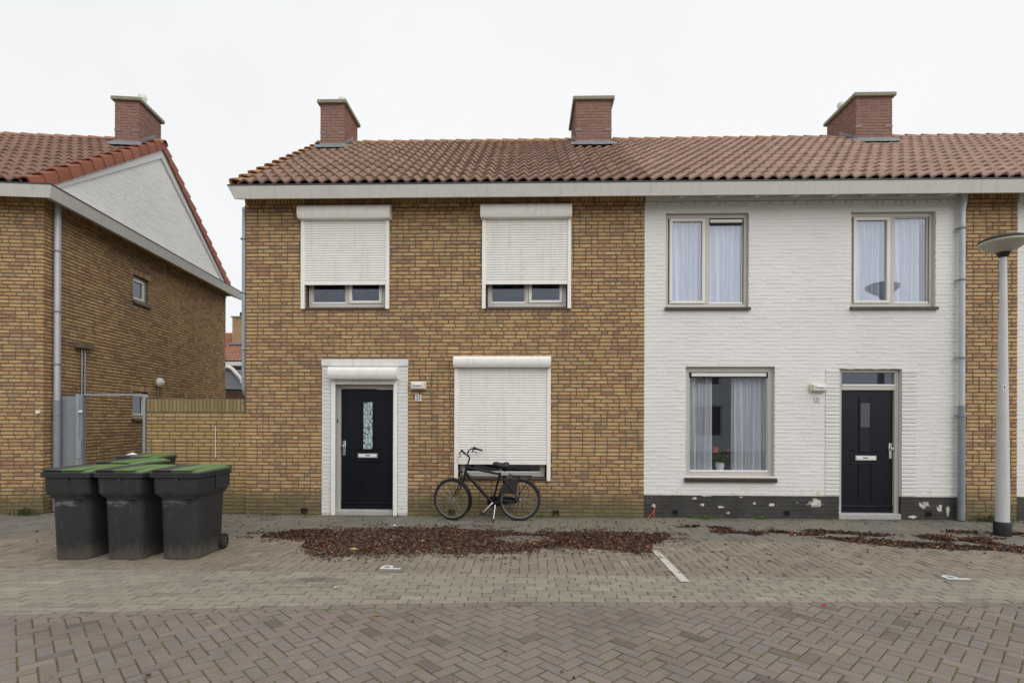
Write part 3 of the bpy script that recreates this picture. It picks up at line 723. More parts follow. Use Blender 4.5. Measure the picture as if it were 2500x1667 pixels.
def front_door(house, x0, x1, z0, z1, y, hinge_left, glass_m, glx, glz, lex, lez, hx, frosted_hand):
    D = link('door', MB().box(x0, x1, y, y + .045, z0, z1, .003).mesh('door', 'door'), house)
    ga, gb = glx; gz0, gz1 = glz
    m = MB(); w = .028
    m.box(ga - w, ga, y - .014, y - .001, gz0 - .01, gz1 + .10, .004); m.box(gb, gb + w, y - .014, y - .001, gz0 - .01, gz1 + .10, .004)
    m.box(ga, gb, y - .013, y - .001, gz1, gz1 + .022, .004)
    m.box(ga - .02, gb + .02, y - .020, y - .001, gz0 - .034, gz0 - .012, .004)
    m.build('glazing_bead', 'door', D)
    MB().box(ga, gb, y - .006, y - .0012, gz0 - .012, gz1).build('pane', glass_m, D)
    m = MB(); cx = (ga + gb) / 2; hw = .245
    m.box(cx - hw, ga - .032, y - .022, y - .001, gz0 - .020, gz0 - .002, .005); m.box(gb + .032, cx + hw, y - .022, y - .001, gz0 - .020, gz0 - .002, .005)
    zl = lez[0] - .048
    m.box(cx - hw, cx + hw, y - .022, y - .001, zl - .018, zl, .005)
    for xx in (cx - .105, cx + .105): m.box(xx - .007, xx + .007, y - .010, y - .001, z0 + .22, zl - .03, .003)
    m.build('moulding', 'door', D)
    m = MB(); m.box(x0 + .004, x1 - .004, y - .030, y - .001, z0 + .085, z0 + .115, .006); m.box(x0 + .002, x1 - .002, y - .012, y - .0012, z0, z0 + .085, .004); m.build('kick_rail', 'door', D)
    a, b = lex; c, d = lez
    lp = MB().box(a, b, y - .012, y - .001, c, d, .004).build('letter_plate', 'chrome', D)
    m = MB(); m.box(a + .02, b - .02, y - .017, y - .0125, c + .015, d - .012, .002); m.build('letter_flap', 'white_trim', D)
    MB().box(cx - .045, cx + .045, y - .0195, y - .0172, (c + d) / 2 - .004, (c + d) / 2 + .012).build('letter_slot', 'dark', D)
    m = MB(); m.box(hx - .026, hx + .026, y - .012, y - .001, 1.02, 1.285, .005)
    m.tube([(hx, y - .01, 1.185), (hx, y - .045, 1.185)], .012); s = 1 if hinge_left else -1
    m.lathe([(.008, 1.165), (.024, 1.170), (.026, 1.19), (.022, 1.208), (.008, 1.212)], hx + .0, y - .05, 12)
    m.box(hx - .008, hx + .008, y - .016, y - .0122, 1.075, 1.105, .002)
    m.build('handle_plate', 'chrome', D, smooth=True)
    return D
def wall_lamp(house, x0, x1, z0, z1):
    h = z1 - z0; L = link('wall_lamp', MB().box(x0, x1, -.055, -.002, z0, z1, .018).mesh('wall_lamp', 'lampcream'), house)
    MB().box(x0 + .028, x1 - .028, -.098, -.0552, z0 + .014, z1 - .012, .014).build('lamp_cover', 'lampwhite', L)
    m = MB(); m.tube([(x0 + .07, -.100, (z0 + z1) / 2 + .012), (x1 - .07, -.100, (z0 + z1) / 2 + .012)], .022, 10); m.build('lamp_tube', 'plate', L, smooth=True)
    m = MB()
    for xx in (x0 + .045, x1 - .045): m.box(xx - .005, xx + .005, -.1005, -.0985, (z0 + z1) / 2 - .02, (z0 + z1) / 2 - .01)
    m.build('screw', 'dark', L)
def number_plate(house, cx, cz, w, txt):
    P = link('number_plate', MB().box(cx - w / 2, cx + w / 2, -.016, -.004, cz - w / 2, cz + w / 2, .003).mesh('number_plate', 'plate'), house)
    me = text_mesh('digits', txt, w * .92, 'ink')
    link('digits', me, P, (cx, -.0172, cz), (R(90), 0, 0), sc=(.85, 1.05, 1))
def air_grille(house, cx, cz, w=.105, h=.085, y=-.004):
    m = MB(); ring_frame(m, cx - w / 2, cx + w / 2, cz - h / 2, cz + h / 2, y - .012, y + .02, .010, .002)
    for k in range(1, 5): xx = cx - w / 2 + w * k / 5; m.box(xx - .003, xx + .003, y - .008, y + .01, cz - h / 2 + .01, cz + h / 2 - .01)
    m.box(cx - w / 2 + .01, cx + w / 2 - .01, y + .0, y + .018, cz - .003, cz + .003)
    g = m.build('air_grille', 'dark', house)
    return g
def downpipe(house, x, y, segs, brackets, name='downpipe', ax=(0, 1)):
    """segs: list of (points, radius, material)"""
    root = None
    for pts, r, mt in segs:
        o = MB().tube(pts, r, 12).build(name if root is None else 'pipe_section', mt, house if root is None else root, smooth=True)
        root = root or o
    m = MB()
    for z in brackets:
        m.lathe([(.062, z - .012), (.066, z - .010), (.066, z + .010), (.062, z + .012)], x, y, 14)
        m.box(x - .072 if ax[0] == 0 else x, x - .05, y - .01, y + .07, z - .008, z + .008)
    m.build('bracket', mt, root, smooth=True); return root

# ================================================================== GROUND
rng = random.Random(1)
def road_edge(x):
    P = [(-40, -9.0), (-4.43, -4.81), (-3.46, -4.69), (-2.27, -4.51), (-.13, -4.32), (2.3, -4.24), (4.55, -4.17), (40, -3.2)]
    for (a, b), (c, d) in zip(P, P[1:]):
        if a <= x <= c: return b + (d - b) * (x - a) / (c - a), (d - b) / (c - a)
    return P[0][1], 0
SW, STRIP = -1.785, -3.44
def walk_edge(x): return SW + (min(0, x + 4.6) * .11)
XL, XR = -13.0, 11.0
struct('ground', MB().box(-160, 160, -160, 160, -.30, -.06), 'ground')
road_bed = MB(); xs = [XL + (XR - XL) * k / 60 for k in range(61)]
road_bed.add([p for x in xs for p in ((x, road_edge(x)[0], -.0045), (x, -14.5, -.0045))], [(2 * k, 2 * k + 1, 2 * k + 3, 2 * k + 2) for k in range(60)])
ROAD = struct('road', road_bed, 'joint')
bed = MB(); bed.add([p for x in xs for p in ((x, walk_edge(x), -.0065), (x, road_edge(x)[0], -.0065))], [(2 * k, 2 * k + 1, 2 * k + 3, 2 * k + 2) for k in range(60)])
PARK = struct('parking_bay', bed, 'joint')
bed = MB(); bed.add([p for x in xs for p in ((x, 9.0, -.006), (x, walk_edge(x), -.006))], [(2 * k, 2 * k + 1, 2 * k + 3, 2 * k + 2) for k in range(60)])
WALK = struct('pavement', bed, 'joint')

def clip(poly, px, py, nx, ny):           # keep the side where (p-P).n <= 0
    out = []
    for i in range(len(poly)):
        a, b = poly[i], poly[(i + 1) % len(poly)]
        da = (a[0] - px) * nx + (a[1] - py) * ny; db = (b[0] - px) * nx + (b[1] - py) * ny
        if da <= 0: out.append(a)
        if (da < 0 < db) or (db < 0 < da):
            t = da / (da - db); out.append((a[0] + (b[0] - a[0]) * t, a[1] + (b[1] - a[1]) * t))
    return out
def paver_geo(poly, ch=.008, top=0.0, t=.03, tilt=(0, 0), rough=0.0, rr=None):
    n = len(poly); cx = sum(p[0] for p in poly) / n; cy = sum(p[1] for p in poly) / n
    vs = [(x, y, top - t) for x, y in poly] + [(x, y, top - .004) for x, y in poly]
    for x, y in poly:
        d = math.hypot(x - cx, y - cy) or 1; k = 1 - ch * 1.4 / d
        vs.append((cx + (x - cx) * k, cy + (y - cy) * k, top + (x - cx) * tilt[0] + (y - cy) * tilt[1]))
    fs = [(k, (k + 1) % n, n + (k + 1) % n, n + k) for k in range(n)] + [(n + k, n + (k + 1) % n, 2 * n + (k + 1) % n, 2 * n + k) for k in range(n)]
    fs.append(tuple(range(2 * n, 3 * n))); return vs, fs
def rect(cx, cy, a, L, W):
    c, s = math.cos(a), math.sin(a)
    return [(cx + x * c - y * s, cy + x * s + y * c) for x, y in ((-L / 2, -W / 2), (L / 2, -W / 2), (L / 2, W / 2), (-L / 2, W / 2))]
def pave(parent, stones, mat, cuts, singles, name, L, W, zj, seed, stuff):
    """stones: (cx, cy, angle); cuts(cx) -> list of half planes"""
    rg = random.Random(seed); proto = [MB().add(*paver_geo(rect(0, 0, 0, L, W), tilt=(rg.uniform(-.012, .012), rg.uniform(-.02, .02)))).mesh(name, mat) for _ in range(4)]
    whole = []; mb = MB()
    for cx, cy, a in stones:
        poly = rect(cx, cy, a, L, W); full = True
        for h in cuts(cx):
            q = clip(poly, *h)
            if len(q) != 4 or any(abs(u[0] - v[0]) + abs(u[1] - v[1]) > 1e-6 for u, v in zip(sorted(q), sorted(poly))): full = False
            poly = q
            if len(poly) < 3: break
        if len(poly) < 3: continue
        ar = abs(sum(poly[i][0] * poly[(i + 1) % len(poly)][1] - poly[(i + 1) % len(poly)][0] * poly[i][1] for i in range(len(poly)))) / 2
        if ar < .0012: continue
        if full: whole.append((cx, cy, a))
        else: mb.add(*paver_geo(poly, top=rg.uniform(-zj, zj)), rg.random())
    def seen(c):
        x, y = c[0], c[1] + 9.17
        return (0 if (y > 3.28 and abs(x + .03 * y) < y * .95) else 50) + math.hypot(x, y)
    whole.sort(key=seen)
    for i, (cx, cy, a) in enumerate(whole):
        if i < singles: link(name, rg.choice(proto), parent, (cx, cy, rg.uniform(-zj, zj)), (rg.uniform(-.006, .006), rg.uniform(-.006, .006), a + rg.uniform(-.012, .012)))
        else: mb.add(*paver_geo(rect(cx, cy, a + rg.uniform(-.012, .012), L, W), top=rg.uniform(-zj, zj), tilt=(rg.uniform(-.012, .012), rg.uniform(-.02, .02))), rg.random())
    mb.build(stuff, mat, parent, rnd=True, kind='stuff')

# road: clay bricks in diagonal herringbone, one course laid lengthwise along its edge
Wp, JP = .098, .009
def herring(x0, x1, y0, y1, ang, W):
    out = []; c, s = math.cos(ang), math.sin(ang); n = int(max(x1 - x0, y1 - y0) * 1.5 / W) + 4
    mx, my = (x0 + x1) / 2, (y0 + y1) / 2
    for y in range(-n, n):
        for x in range(-n, n):
            q = (x - y) % 4
            if q == 0: u, v, a = (x + 1) * W, (y + .5) * W, 0
            elif q == 3: u, v, a = (x + .5) * W, (y + 1) * W, math.pi / 2
            else: continue
            X, Y = mx + u * c - v * s, my + u * s + v * c
            if x0 < X < x1 and y0 < Y < y1: out.append((X, Y, a + ang))
    return out
def edge_cut(off):
    def f(cx):
        y, m = road_edge(cx); l = math.hypot(1, m); return [(cx, y - off, -m / l, 1 / l)]
    return f
hb = [s for s in herring(-8.2, 8.2, -11.0, -3.6, R(45), Wp) if s[1] < road_edge(s[0])[0] + .12]
pave(ROAD, hb, 'road', edge_cut(Wp + .004), 300, 'paving_brick', 2 * Wp - JP, Wp - JP, .0022, 21, 'paving_bricks')
row = []; x = -8.2
while x < 8.2:
    y, m = road_edge(x + Wp); row.append((x + Wp, y - Wp / 2, math.atan(m))); x += 2 * Wp
pave(ROAD, row, 'road', lambda cx: [], 0, 'edge_brick', 2 * Wp - JP, Wp - JP, .002, 22, 'edge_course')
# parking bays: beige concrete bricks, herringbone square to the street, then lengthwise rows to the road
Wp = .106
pk = [s for s in herring(-10.5, 9.5, STRIP - .12, SW + .12, 0.0, Wp)]
PT = [(-1.49, -3.275), (4.545, -3.42)]
def not_tile(s): return all(abs(s[0] - a) > .10 or abs(s[1] - b) > .10 for a, b in PT)
def park_cut(cx): return [(cx, walk_edge(cx) - .004, 0, 1), (cx, STRIP + .003, 0, -1)]
pave(PARK, [s for s in pk if not_tile(s)], 'park', park_cut, 300, 'concrete_paver', 2 * Wp - .009, Wp - .010, .0025, 23, 'concrete_pavers')
rows = []; y = STRIP - Wp / 2; k = 0
while y > -6.4:
    x = -10.5 + (k % 2) * Wp + random.Random(k).uniform(-.02, .02)
    while x < 9.5:
        if y - Wp > road_edge(x)[0] - .2: rows.append((x, y, 0.0))
        x += 2 * Wp
    y -= Wp; k += 1
def strip_cut(cx):
    y, m = road_edge(cx); l = math.hypot(1, m); return [(cx, y + .003, m / l, -1 / l)]
pave(PARK, rows, 'strip', strip_cut, 0, 'gutter_paver', 2 * Wp - .009, Wp - .012, .0025, 24, 'gutter_pavers')
# pavement slabs
sl = []; TS = .302
for k in range(7):
    y = -TS / 2 - k * TS + .012; x = -10.5 + (k % 2) * TS / 2
    while x < 9.6: sl.append((x, y, 0.0)); x += TS
for k in range(30):
    for q in range(5): sl.append((-8.15 + q * TS, .16 + k * TS, 0.0))
pave(WALK, sl, 'slab', lambda cx: [(cx, walk_edge(cx) + .004, 0, -1)], 300, 'paving_slab', TS - .007, TS - .007, .003, 25, 'paving_slabs')
# painted bay line and the two P tiles
ln = MB()
for a, b in ((-2.33, -2.50), (-2.515, -2.73), (-2.74, -2.95), (-2.96, -3.28), (-3.285, -3.665)):
    ln.add([(1.588 + rng.uniform(-.004, .004), b, .0065), (1.676, b, .0065), (1.676, a, .0065), (1.590, a, .0065)], [(0, 1, 2, 3)])
ln.build('parking_line', 'linepaint', PARK)
for (a, b), nm in zip(PT, ('grey slab with a white letter P', 'slab with a thin white letter P')):
    t = MB().add(*paver_geo(rect(a, b, 0, .30, .30), ch=.005, top=.0065)).build('letter_slab', 'slab', PARK, label=nm)
    me = text_mesh('letter', 'P', .33, 'ppaint')
    link('letter', me, t, (a, b, .0095), (0, 0, R(90)), sc=(1.0, 1.0, 1.0))

# ================================================================== HOUSE 23 (yellow brick, roller shutters)
h23 = thing('terraced_house', 'end terraced house of yellow brick with three white window shutters and number 23', 'house', (-1.45, 0, 0), world=True)
X0, X1, ZT = -4.91, 2.01, 5.33
open23 = [(-3.385, -2.233, -.1, 2.578), (-3.86, -2.455, 3.60, 5.25), (-.71, .70, 3.60, 5.25), (-1.18, .335, .665, 2.65)]
holes23 = [(-3.56, -2.058, -.1, 2.70)] + [(a, b, c, d) for a, b, c, d in open23[1:]]
mb = MB(); slab(mb, X0 + .01, X1, -.05, 5.50, open23, front, .010, .26)
slab(mb, .01, 7.0, -.05, 5.50, [], lambda s, z, d: (X0 + .01 + d, s + .25, z), 0, .25)
mb.prism_x([(.03, 5.56), (6.97, 5.56), (3.5, 8.05)], X0 + .02, X0 + .25)
wall = mb.build('wall', 'mortar', h23)
rb = random.Random(31)
lay_wall(wall, courses(X0, X1, 0, 82, holes23, rb), 'brick', front, (0, 1.8), rb)
top_courses(wall, X0 - .02, X1, front, 'brick', rb)
# door with painted surround
rp = random.Random(4)
for a, b in ((-3.56, -3.387), (-2.231, -2.058)):
    mb = MB()
    mb.box(a + .004, b - .004, -.004, .20, 0, 2.575)
    for k in range(39):
        vs, fs = brick_geo(b - a, PC - .005, rp, .005, .003, .001); z = .03 + k * PC + PC / 2
        mb.add([(x + (a + b) / 2, y - .014, zz + z) for x, y, zz in vs], fs, 0)
    mb.build('door_pilaster', 'white_wall', h23)
MB().box(-3.568, -2.052, -.032, .10, 2.578, 2.702, .008).build('door_lintel', 'lintel', h23)
roller_shutter(h23, -3.40, -2.205, 2.348, 2.560, -3.383, -2.236, .0, 1.0, proj=.19, gw=.066, gproj=.05, curtain_on=False)
m = MB(); m.box(-3.32, -2.30, -.03, .02, 2.265, 2.346, .004); m.build('shutter_bar', 'shutter', h23)
m = MB(); m.box(-3.384, -3.276, .10, .20, .05, 2.30, .006); m.box(-2.345, -2.234, .10, .20, .05, 2.30, .006); m.box(-3.276, -2.345, .101, .199, 2.195, 2.30, .006)
fr = m.build('door_frame', 'upvc', h23)
m = MB(); m.box(-3.322, -3.308, .088, .099, 1.60, 1.66, .002); m.build('bell_push', 'dark', h23)
front_door(h23, -3.268, -2.352, .085, 2.19, .15, True, 'frosted', (-2.878, -2.715), (1.15, 1.965), (-2.98, -2.622), (.98, 1.062), -3.218, True)
MB().box(-3.384, -2.234, .02, .25, -.02, .078, .012).build('threshold', 'stone', h23)
# windows behind the shutters
for (a, b, c, d) in open23[1:3]:
    mid = (a + b) / 2
    window(h23, a + .02, b - .02, c + .02, d - .02, .10, [(a + .085, mid - .03, False), (mid + .03, b - .085, True)], glass_m='glass')
W = window(h23, -1.16, .315, .672, 2.62, .10, [(-1.095, .25, False)], glass_m='glass')
roller_shutter(h23, -3.945, -2.345, 5.105, 5.335, -3.925, -2.385, 3.565, 3.985)
roller_shutter(h23, -.800, .752, 5.105, 5.335, -.778, .750, 3.565, 3.985)
roller_shutter(h23, -1.252, .405, 2.555, 2.745, -1.246, .408, .612, .895)
for a, b, z in ((-3.90, -2.42, 3.60), (-.75, .74, 3.60), (-1.22, .375, .668)):
    s = MB().box(a + .01, b - .01, .02, .09, z - .046, z - .008).build('sill', 'sill_joint', h23); sill_tiles(s, a, b, z, 16, .05, -.014)
wall_lamp(h23, -2.012, -1.736, 2.17, 2.315); number_plate(h23, -1.876, 2.032, .11, '23')
for x in (-3.866, -1.292, .505): air_grille(h23, x, .07)
# roof
rf = roof_shell(h23, X0 - .03, X1)
rt = random.Random(41); skip23 = [(-4.78, -4.17), (1.05, 1.92)]
lay_tiles(rf, X0 + .06, X1 + .03, 'tile', rt, 300, -1.5, skip23)
ridge_tiles(rf, X0 - .12, X1, 'tile_ridge', rt, [(-4.70, -4.25), (1.10, 1.87)])
verge_tiles(rf, X0 - .01, -1, 'tile_ridge', rt)
chimney(h23, -4.75, -4.195, y1=3.85, pot=(-4.36, 3.25)); chimney(h23, 1.08, 1.89, y1=4.1)
eaves_box(h23, [(X0 - .005, 0), (X1 + .005, 0)], slant=.45)
downpipe(h23, -5.02, .15, [([(-5.02, .15, 5.40), (-5.02, .15, 2.22), (-5.02, .19, 2.12), (-5.02, .30, 2.05)], .042, 'zinc')], [2.9, 3.9, 4.85])

# ================================================================== HOUSE 21 (white painted)
h21 = thing('terraced_house', 'white painted brick terraced house with flaking black plinth and number 21', 'house', (4.65, 0, 0), world=True)
A0, A1 = 2.012, 7.30
open21 = [(2.357, 3.778, 3.59, 5.20), (5.471, 6.893, 3.59, 5.20), (2.705, 4.223, .69, 2.578), (5.285, 6.336, -.1, 2.555)]
mb = MB(); slab(mb, A0, A1, .385, 5.50, open21, front, .0046, .26); wall = mb.build('wall', 'white_wall', h21)
mb = MB(); slab(mb, A0, A1, -.05, .385, open21, front, .0045, .255); pl = mb.build('plinth', 'plinth', h21)
rb = random.Random(32)
it = courses(A0, A1, 0, 82, open21, rb, .8)
inpil = lambda s: (5.075 < s < 5.285) or (6.336 < s < 6.555)
plain = [i for i in it if i[1] > .385 and not (inpil(i[0]) and i[1] < 2.54)]
lay_wall(wall, plain, 'white_wall', front, (3.9, 1.8), rb, tilt=.0011, ch=.008, jit=.0085, h=PC - .002, butt=True)
lay_wall(pl, [i for i in it if i[1] < .385], 'plinth', front, (3.5, .2), rb, singles=100, tilt=.0008, ch=.006, jit=.004, h=PC - .0015, butt=True)
for a, b in ((5.07, 5.284), (6.337, 6.56)):
    mb = MB()
    for k in range(6, 39):
        vs, fs = brick_geo(b - a, PC - .006, rp, .007, .003, .0012, butt=True); z = (k + .5) * PC
        mb.add([(x + (a + b) / 2, y - .009, zz + z) for x, y, zz in vs], fs, 0)
    mb.build('door_pilaster', 'white_wall', h21)
top_courses(wall, A0, 7.19, front, 'white_wall', rb, plain=True)
def upper(x0, x1, vent):
    W = window(h21, x0, x1, 3.595, 5.195, .07, [(x0 + .085, x0 + .70, True), (x0 + .765, x1 - .085, False)])
    if vent: MB().box(x0 + .775, x1 - .095, .052, .080, 5.05, 5.105, .006).build('vent_strip', 'sash', W); MB().box(x0 + .77, x1 - .09, .075, .084, 5.02, 5.13).build('vent_gap', 'dark', W)
    sill_tiles(W, x0 - .01, x1 + .015, 3.592, 14, .055); return W
upper(2.357, 3.778, True); upper(5.471, 6.893, False)
W = window(h21, 2.705, 4.223, .695, 2.575, .08, [(2.795, 4.135, False)], fw=.085, glass_m='glass_big')
MB().box(2.83, 4.10, .062, .092, 2.415, 2.475, .006).build('vent_strip', 'sash', W); MB().box(2.797, 4.133, .088, .096, 2.395, 2.49).build('vent_gap', 'dark', W)
MB().box(2.74, 4.19, .155, .42, .735, .775, .006).build('inner_sill', 'white_trim', W)
sill_tiles(W, 2.69, 4.245, .69, 14, .075)
m = MB(); m.box(5.286, 5.372, .07, .17, .06, 2.55, .006); m.box(6.262, 6.335, .07, .17, .06, 2.55, .006)
m.box(5.372, 6.262, .071, .169, 2.485, 2.55, .006); m.box(5.372, 6.262, .071, .169, 2.185, 2.255, .006)
fr = m.build('door_frame', 'upvc', h21); MB().box(5.372, 6.262, .060, .0705, 2.255, 2.285, .004).build('drip_bar', 'white_trim', fr)
tw = link('transom_window', MB().box(5.375, 6.258, .115, .121, 2.286, 2.484).mesh('transom_window', 'glass'), h21)
room(tw, 5.40, 6.24, 2.32, 2.48, .2, 1.6)
front_door(h21, 5.374, 6.26, .10, 2.183, .12, False, 'glass_dark', (5.717, 5.875), (1.168, 1.97), (5.632, 5.987), (.985, 1.070), 6.218, False)
MB().box(5.286, 6.335, .0, .25, -.02, .092, .012).build('threshold', 'stone', h21)
wall_lamp(h21, 4.785, 5.062, 2.148, 2.289); number_plate(h21, 4.923, 2.022, .088, '21')
for x in (2.54, 4.42, 6.78): air_grille(h21, x, .095, .09, .075)
rf = roof_shell(h21, A0, A1)
lay_tiles(rf, A0 + .035, A1 + .03, 'tile_pink', rt, 300, 4.5, [(7.26, 8.14)])
ridge_tiles(rf, A0 + .01, A1, 'tile_ridge', rt, [(1.10, 1.87), (7.29, 8.1)])
m = MB(); m.lathe([(.045, 8.0), (.045, 8.66), (.075, 8.67), (.075, 8.72), (.03, 8.735)], 6.95, 4.3, 12); m.build('vent_pipe', 'dark', rf, smooth=True)
g21 = eaves_box(h21, [(A0 + .006, 0), (A1, 0)])
m = MB()
for k in range(8): x = 2.5 + k * .62; m.prism_x([(-.34, 5.347), (-.02, 5.478), (-.02, 5.44), (-.30, 5.338)], x, x + .09)
m.build('gutter_bracket', 'fascia', g21)
m = MB()
downpipe(h21, 7.25, -.085, [([(7.25, -.13, 5.44), (7.25, -.12, 5.32), (7.25, -.09, 5.18), (7.25, -.085, 5.10), (7.25, -.085, 1.88)], .046, 'zinc'),
                            ([(7.25, -.085, 1.92), (7.25, -.085, .02)], .053, 'grey_pipe')], [1.75, 2.72, 4.02, 4.88])

# ================================================================== NEXT HOUSE to the right
h19 = thing('terraced_house', 'house at the right edge of the row, bare brick strip behind the lamp post', 'house', (9.9, 0, 0), world=True)
B0, BM, B1 = 7.302, 8.233, 12.6
mb = MB(); slab(mb, B0, BM, -.05, 5.50, [], front, .010, .26); wall = mb.build('wall', 'mortar', h19)
rb = random.Random(33); lay_wall(wall, courses(B0, BM, 0, 82, [], rb), 'brick', front, (7.8, 1.8), rb)
top_courses(wall, B0, BM, front, 'brick', rb)
mb = MB(); open19 = [(9.2, 10.62, 3.59, 5.20), (9.35, 10.87, .69, 2.578)]
slab(mb, BM + .001, B1, .40, 5.50, open19, front, .004, .26); slab(mb, .26, 7.0, -.05, 5.5, [], lambda s, z, d: (B1 - d, s, z), 0, .25)
pw = mb.build('painted_wall', 'white_wall', h19)
lay_wall(pw, [i for i in courses(BM, B1, 0, 82, open19, rb, .8) if i[1] > .39], 'white_wall', front, (8.3, 1.8), rb, singles=60, tilt=.0011, ch=.008, jit=.0085, h=PC - .002, butt=True)
mb = MB(); slab(mb, BM + .001, B1, -.05, .399, [], front, .003, .26); mb.build('plinth', 'plinth', h19)
W = window(h19, 9.2, 10.62, 3.595, 5.195, .07, [(9.285, 9.90, True), (9.965, 10.535, False)]); sill_tiles(W, 9.19, 10.635, 3.592, 14, .055)
W = window(h19, 9.35, 10.868, .695, 2.575, .08, [(9.44, 10.78, False)], fw=.085); sill_tiles(W, 9.335, 10.89, .69, 14, .075)
rf = roof_shell(h19, B0, B1)
lay_tiles(rf, B0 + .03, B1 + .03, 'tile_pink', rt, 300, 8.5, [(7.26, 8.14)])
ridge_tiles(rf, B0, B1, 'tile_ridge', rt, [(7.29, 8.1)])
chimney(h19, 7.29 + .015, 8.105, y1=4.05, pot=(7.45, 3.7)); eaves_box(h19, [(A1 + .004, 0), (B1, 0)])

# ================================================================== LEFT HOUSE (gable end, turned a little)
PHI = R(6.37)
hl = thing('gable_house', 'detached looking brick house on the left with white gable triangle and red verge tiles', 'house', (-8.40, -.15, 0), PHI)
GD = 7.0
gh = [(2.50, 3.08, 4.26, 4.84), (2.50, 3.08, 1.66, 2.26)]
mb = MB(); slab(mb, -6.0, -.01, -.05, 5.50, [], front, .010, .26)
slab(mb, .262, GD, -.05, 5.50, gh, side_r, .010, .26); wall = mb.build('wall', 'mortar', hl)
rb = random.Random(34)
itf = courses(-6.0, 0, 0, 82, [], rb); itg = courses(0.0, GD, 0, 82, [(a, b, c, d + .14) for a, b, c, d in gh], rb)
lay_wall(wall, [i for i in itf if i[0] > -3], 'brick', front, (0, 1.8), rb, singles=80)
lay_wall(wall, itg, 'brick', side_r, (0, 1.8), rb, singles=220)
top_courses(wall, -3, .022, front, 'brick', rb); top_courses(wall, -.022, GD, side_r, 'brick', rb)
for a, b, c, d in gh:                                   # soldier lintels
    m = MB(); n = 9; w = (b - a + .16) / n
    for k in range(n):
        vs, fs = brick_geo(w - .010, .125, rb); s = a - .08 + (k + .5) * w
        m.add([side_r(s + x, d + .068 + zz, y) for x, y, zz in vs], fs, rb.random())
    m.build('soldier_lintel', 'brick', wall, rnd=True, kind='stuff')
    W = MB(); y0, y1 = a, b; xx = -.13
    def bx_(mbb, s0, s1, z0, z1, d0, d1, cc=.005): mbb.box(-d1, -d0, s0, s1, z0, z1, cc)
    bx_(W, a, b, c, c + .06, .08, .15); bx_(W, a, b, d - .06, d, .08, .15); bx_(W, a, a + .06, c + .06, d - .06, .081, .149); bx_(W, b - .06, b, c + .06, d - .06, .081, .149)
    wo = link('window', W.mesh('window', 'upvc'), hl)
    m = MB(); bx_(m, a + .065, b - .065, c + .065, c + .115, .066, .12); bx_(m, a + .065, b - .065, d - .115, d - .065, .066, .12); bx_(m, a + .065, a + .115, c + .115, d - .115, .067, .119); bx_(m, b - .115, b - .065, c + .115, d - .115, .067, .119)
    m.build('sash', 'sash', wo)
    m = MB(); bx_(m, a + .115, b - .115, c + .115, d - .115, .10, .106, 0); m.build('pane', 'glass_dark', wo)
    m = MB(); bx_(m, a, b, c, d, .24, .25, 0); m.build('blind', 'room', wo)
    m = MB(); bx_(m, a - .04, b + .04, c - .06, c - .002, -.05, .08, .006); m.build('sill', 'sill', wo)
# white gable triangle, barge boards
TANP = math.tan(PITCH)
gz = lambda y: EAVE_Z + (min(y, 2 * RIDGE_Y - y) - EAVE_Y) * TANP
mb = MB(); mb.prism_x([(.05, 5.56), (GD - .05, 5.56), (RIDGE_Y, gz(RIDGE_Y) - .12)], -.25, -.0046); gt = mb.build('gable_wall', 'white_wall', hl)
def ins(zc):
    h = (zc + .20 - EAVE_Z) / TANP + EAVE_Y
    return (max(.02, h), min(GD - .02, 2 * RIDGE_Y - h)) if h < RIDGE_Y else None
lay_wall(gt, courses(0, GD, 5.57, 40, [], rb, .8, inside=ins), 'white_wall', side_r, (2.5, 6.4), rb, singles=150, tilt=.0011, ch=.008, jit=.0085, h=PC - .002, butt=True)
for sg in (0, 1):
    def q(y, z): return (2 * RIDGE_Y - y, z) if sg else (y, z)
    bw = .30
    m = MB(); m.prism_x([q(EAVE_Y + .28, gz(EAVE_Y + .28) - .05), q(RIDGE_Y, gz(RIDGE_Y) - .05), q(RIDGE_Y, gz(RIDGE_Y) - .05 - bw), q(EAVE_Y + .28 + .27, gz(EAVE_Y + .28) - .05)], -.02, .035)
    m.build('barge_board', 'board', hl)
rf = roof_shell(hl, -6.0, .02)
lay_tiles(rf, -5.99, -.05, 'tile_left', rt, 300, -.5, [(-.68, -.10)])
ridge_tiles(rf, -6.0, .10, 'tile_ridge', rt, [(-.66, -.17)])
verge_tiles(rf, .03, 1, 'tile_red', rt)
chimney(hl, -.655, -.13, y1=3.78, pot=(-.26, 3.25)); eaves_box(hl, [(-6.0, 0), (0, 0), (0, GD + .42)])
m = MB(); m.add([(-6.0, GD - .01, -.05), (-.27, GD - .01, -.05), (-.27, GD - .01, 5.5), (-6.0, GD - .01, 5.5)], [(0, 1, 2, 3)]); m.build('rear_wall', 'brick_dark', hl)
downpipe(hl, .085, .20, [([(.085, .20, 5.44), (.085, .20, 1.92)], .050, 'zinc'), ([(.085, .20, 1.98), (.085, .20, .02)], .060, 'grey_pipe')], [1.72, 2.62, 3.55, 4.62], ax=(1, 0))
m = MB(); m.box(.0, .13, .72, 1.08, 2.98, 3.09, .008); fb = m.build('vent_box', 'timber', hl)
m = MB(); m.tube([(.05, .86, 2.985), (.05, .86, .3)], .014, 8); m.tube([(.05, .94, 2.985), (.05, .94, .3)], .014, 8); m.build('conduit', 'galv', fb, smooth=True)
rings = [(.02, -.0), (.085, .0), (.105, .025), (.108, .06), (.095, .10), (.06, .13), (.01, .145)]
m = MB(); m.loft([[(d + .004, 3.42 + rr * math.cos(2 * math.pi * k / 20), 2.52 + rr * 1.05 * math.sin(2 * math.pi * k / 20)) for k in range(20)] for rr, d in rings])
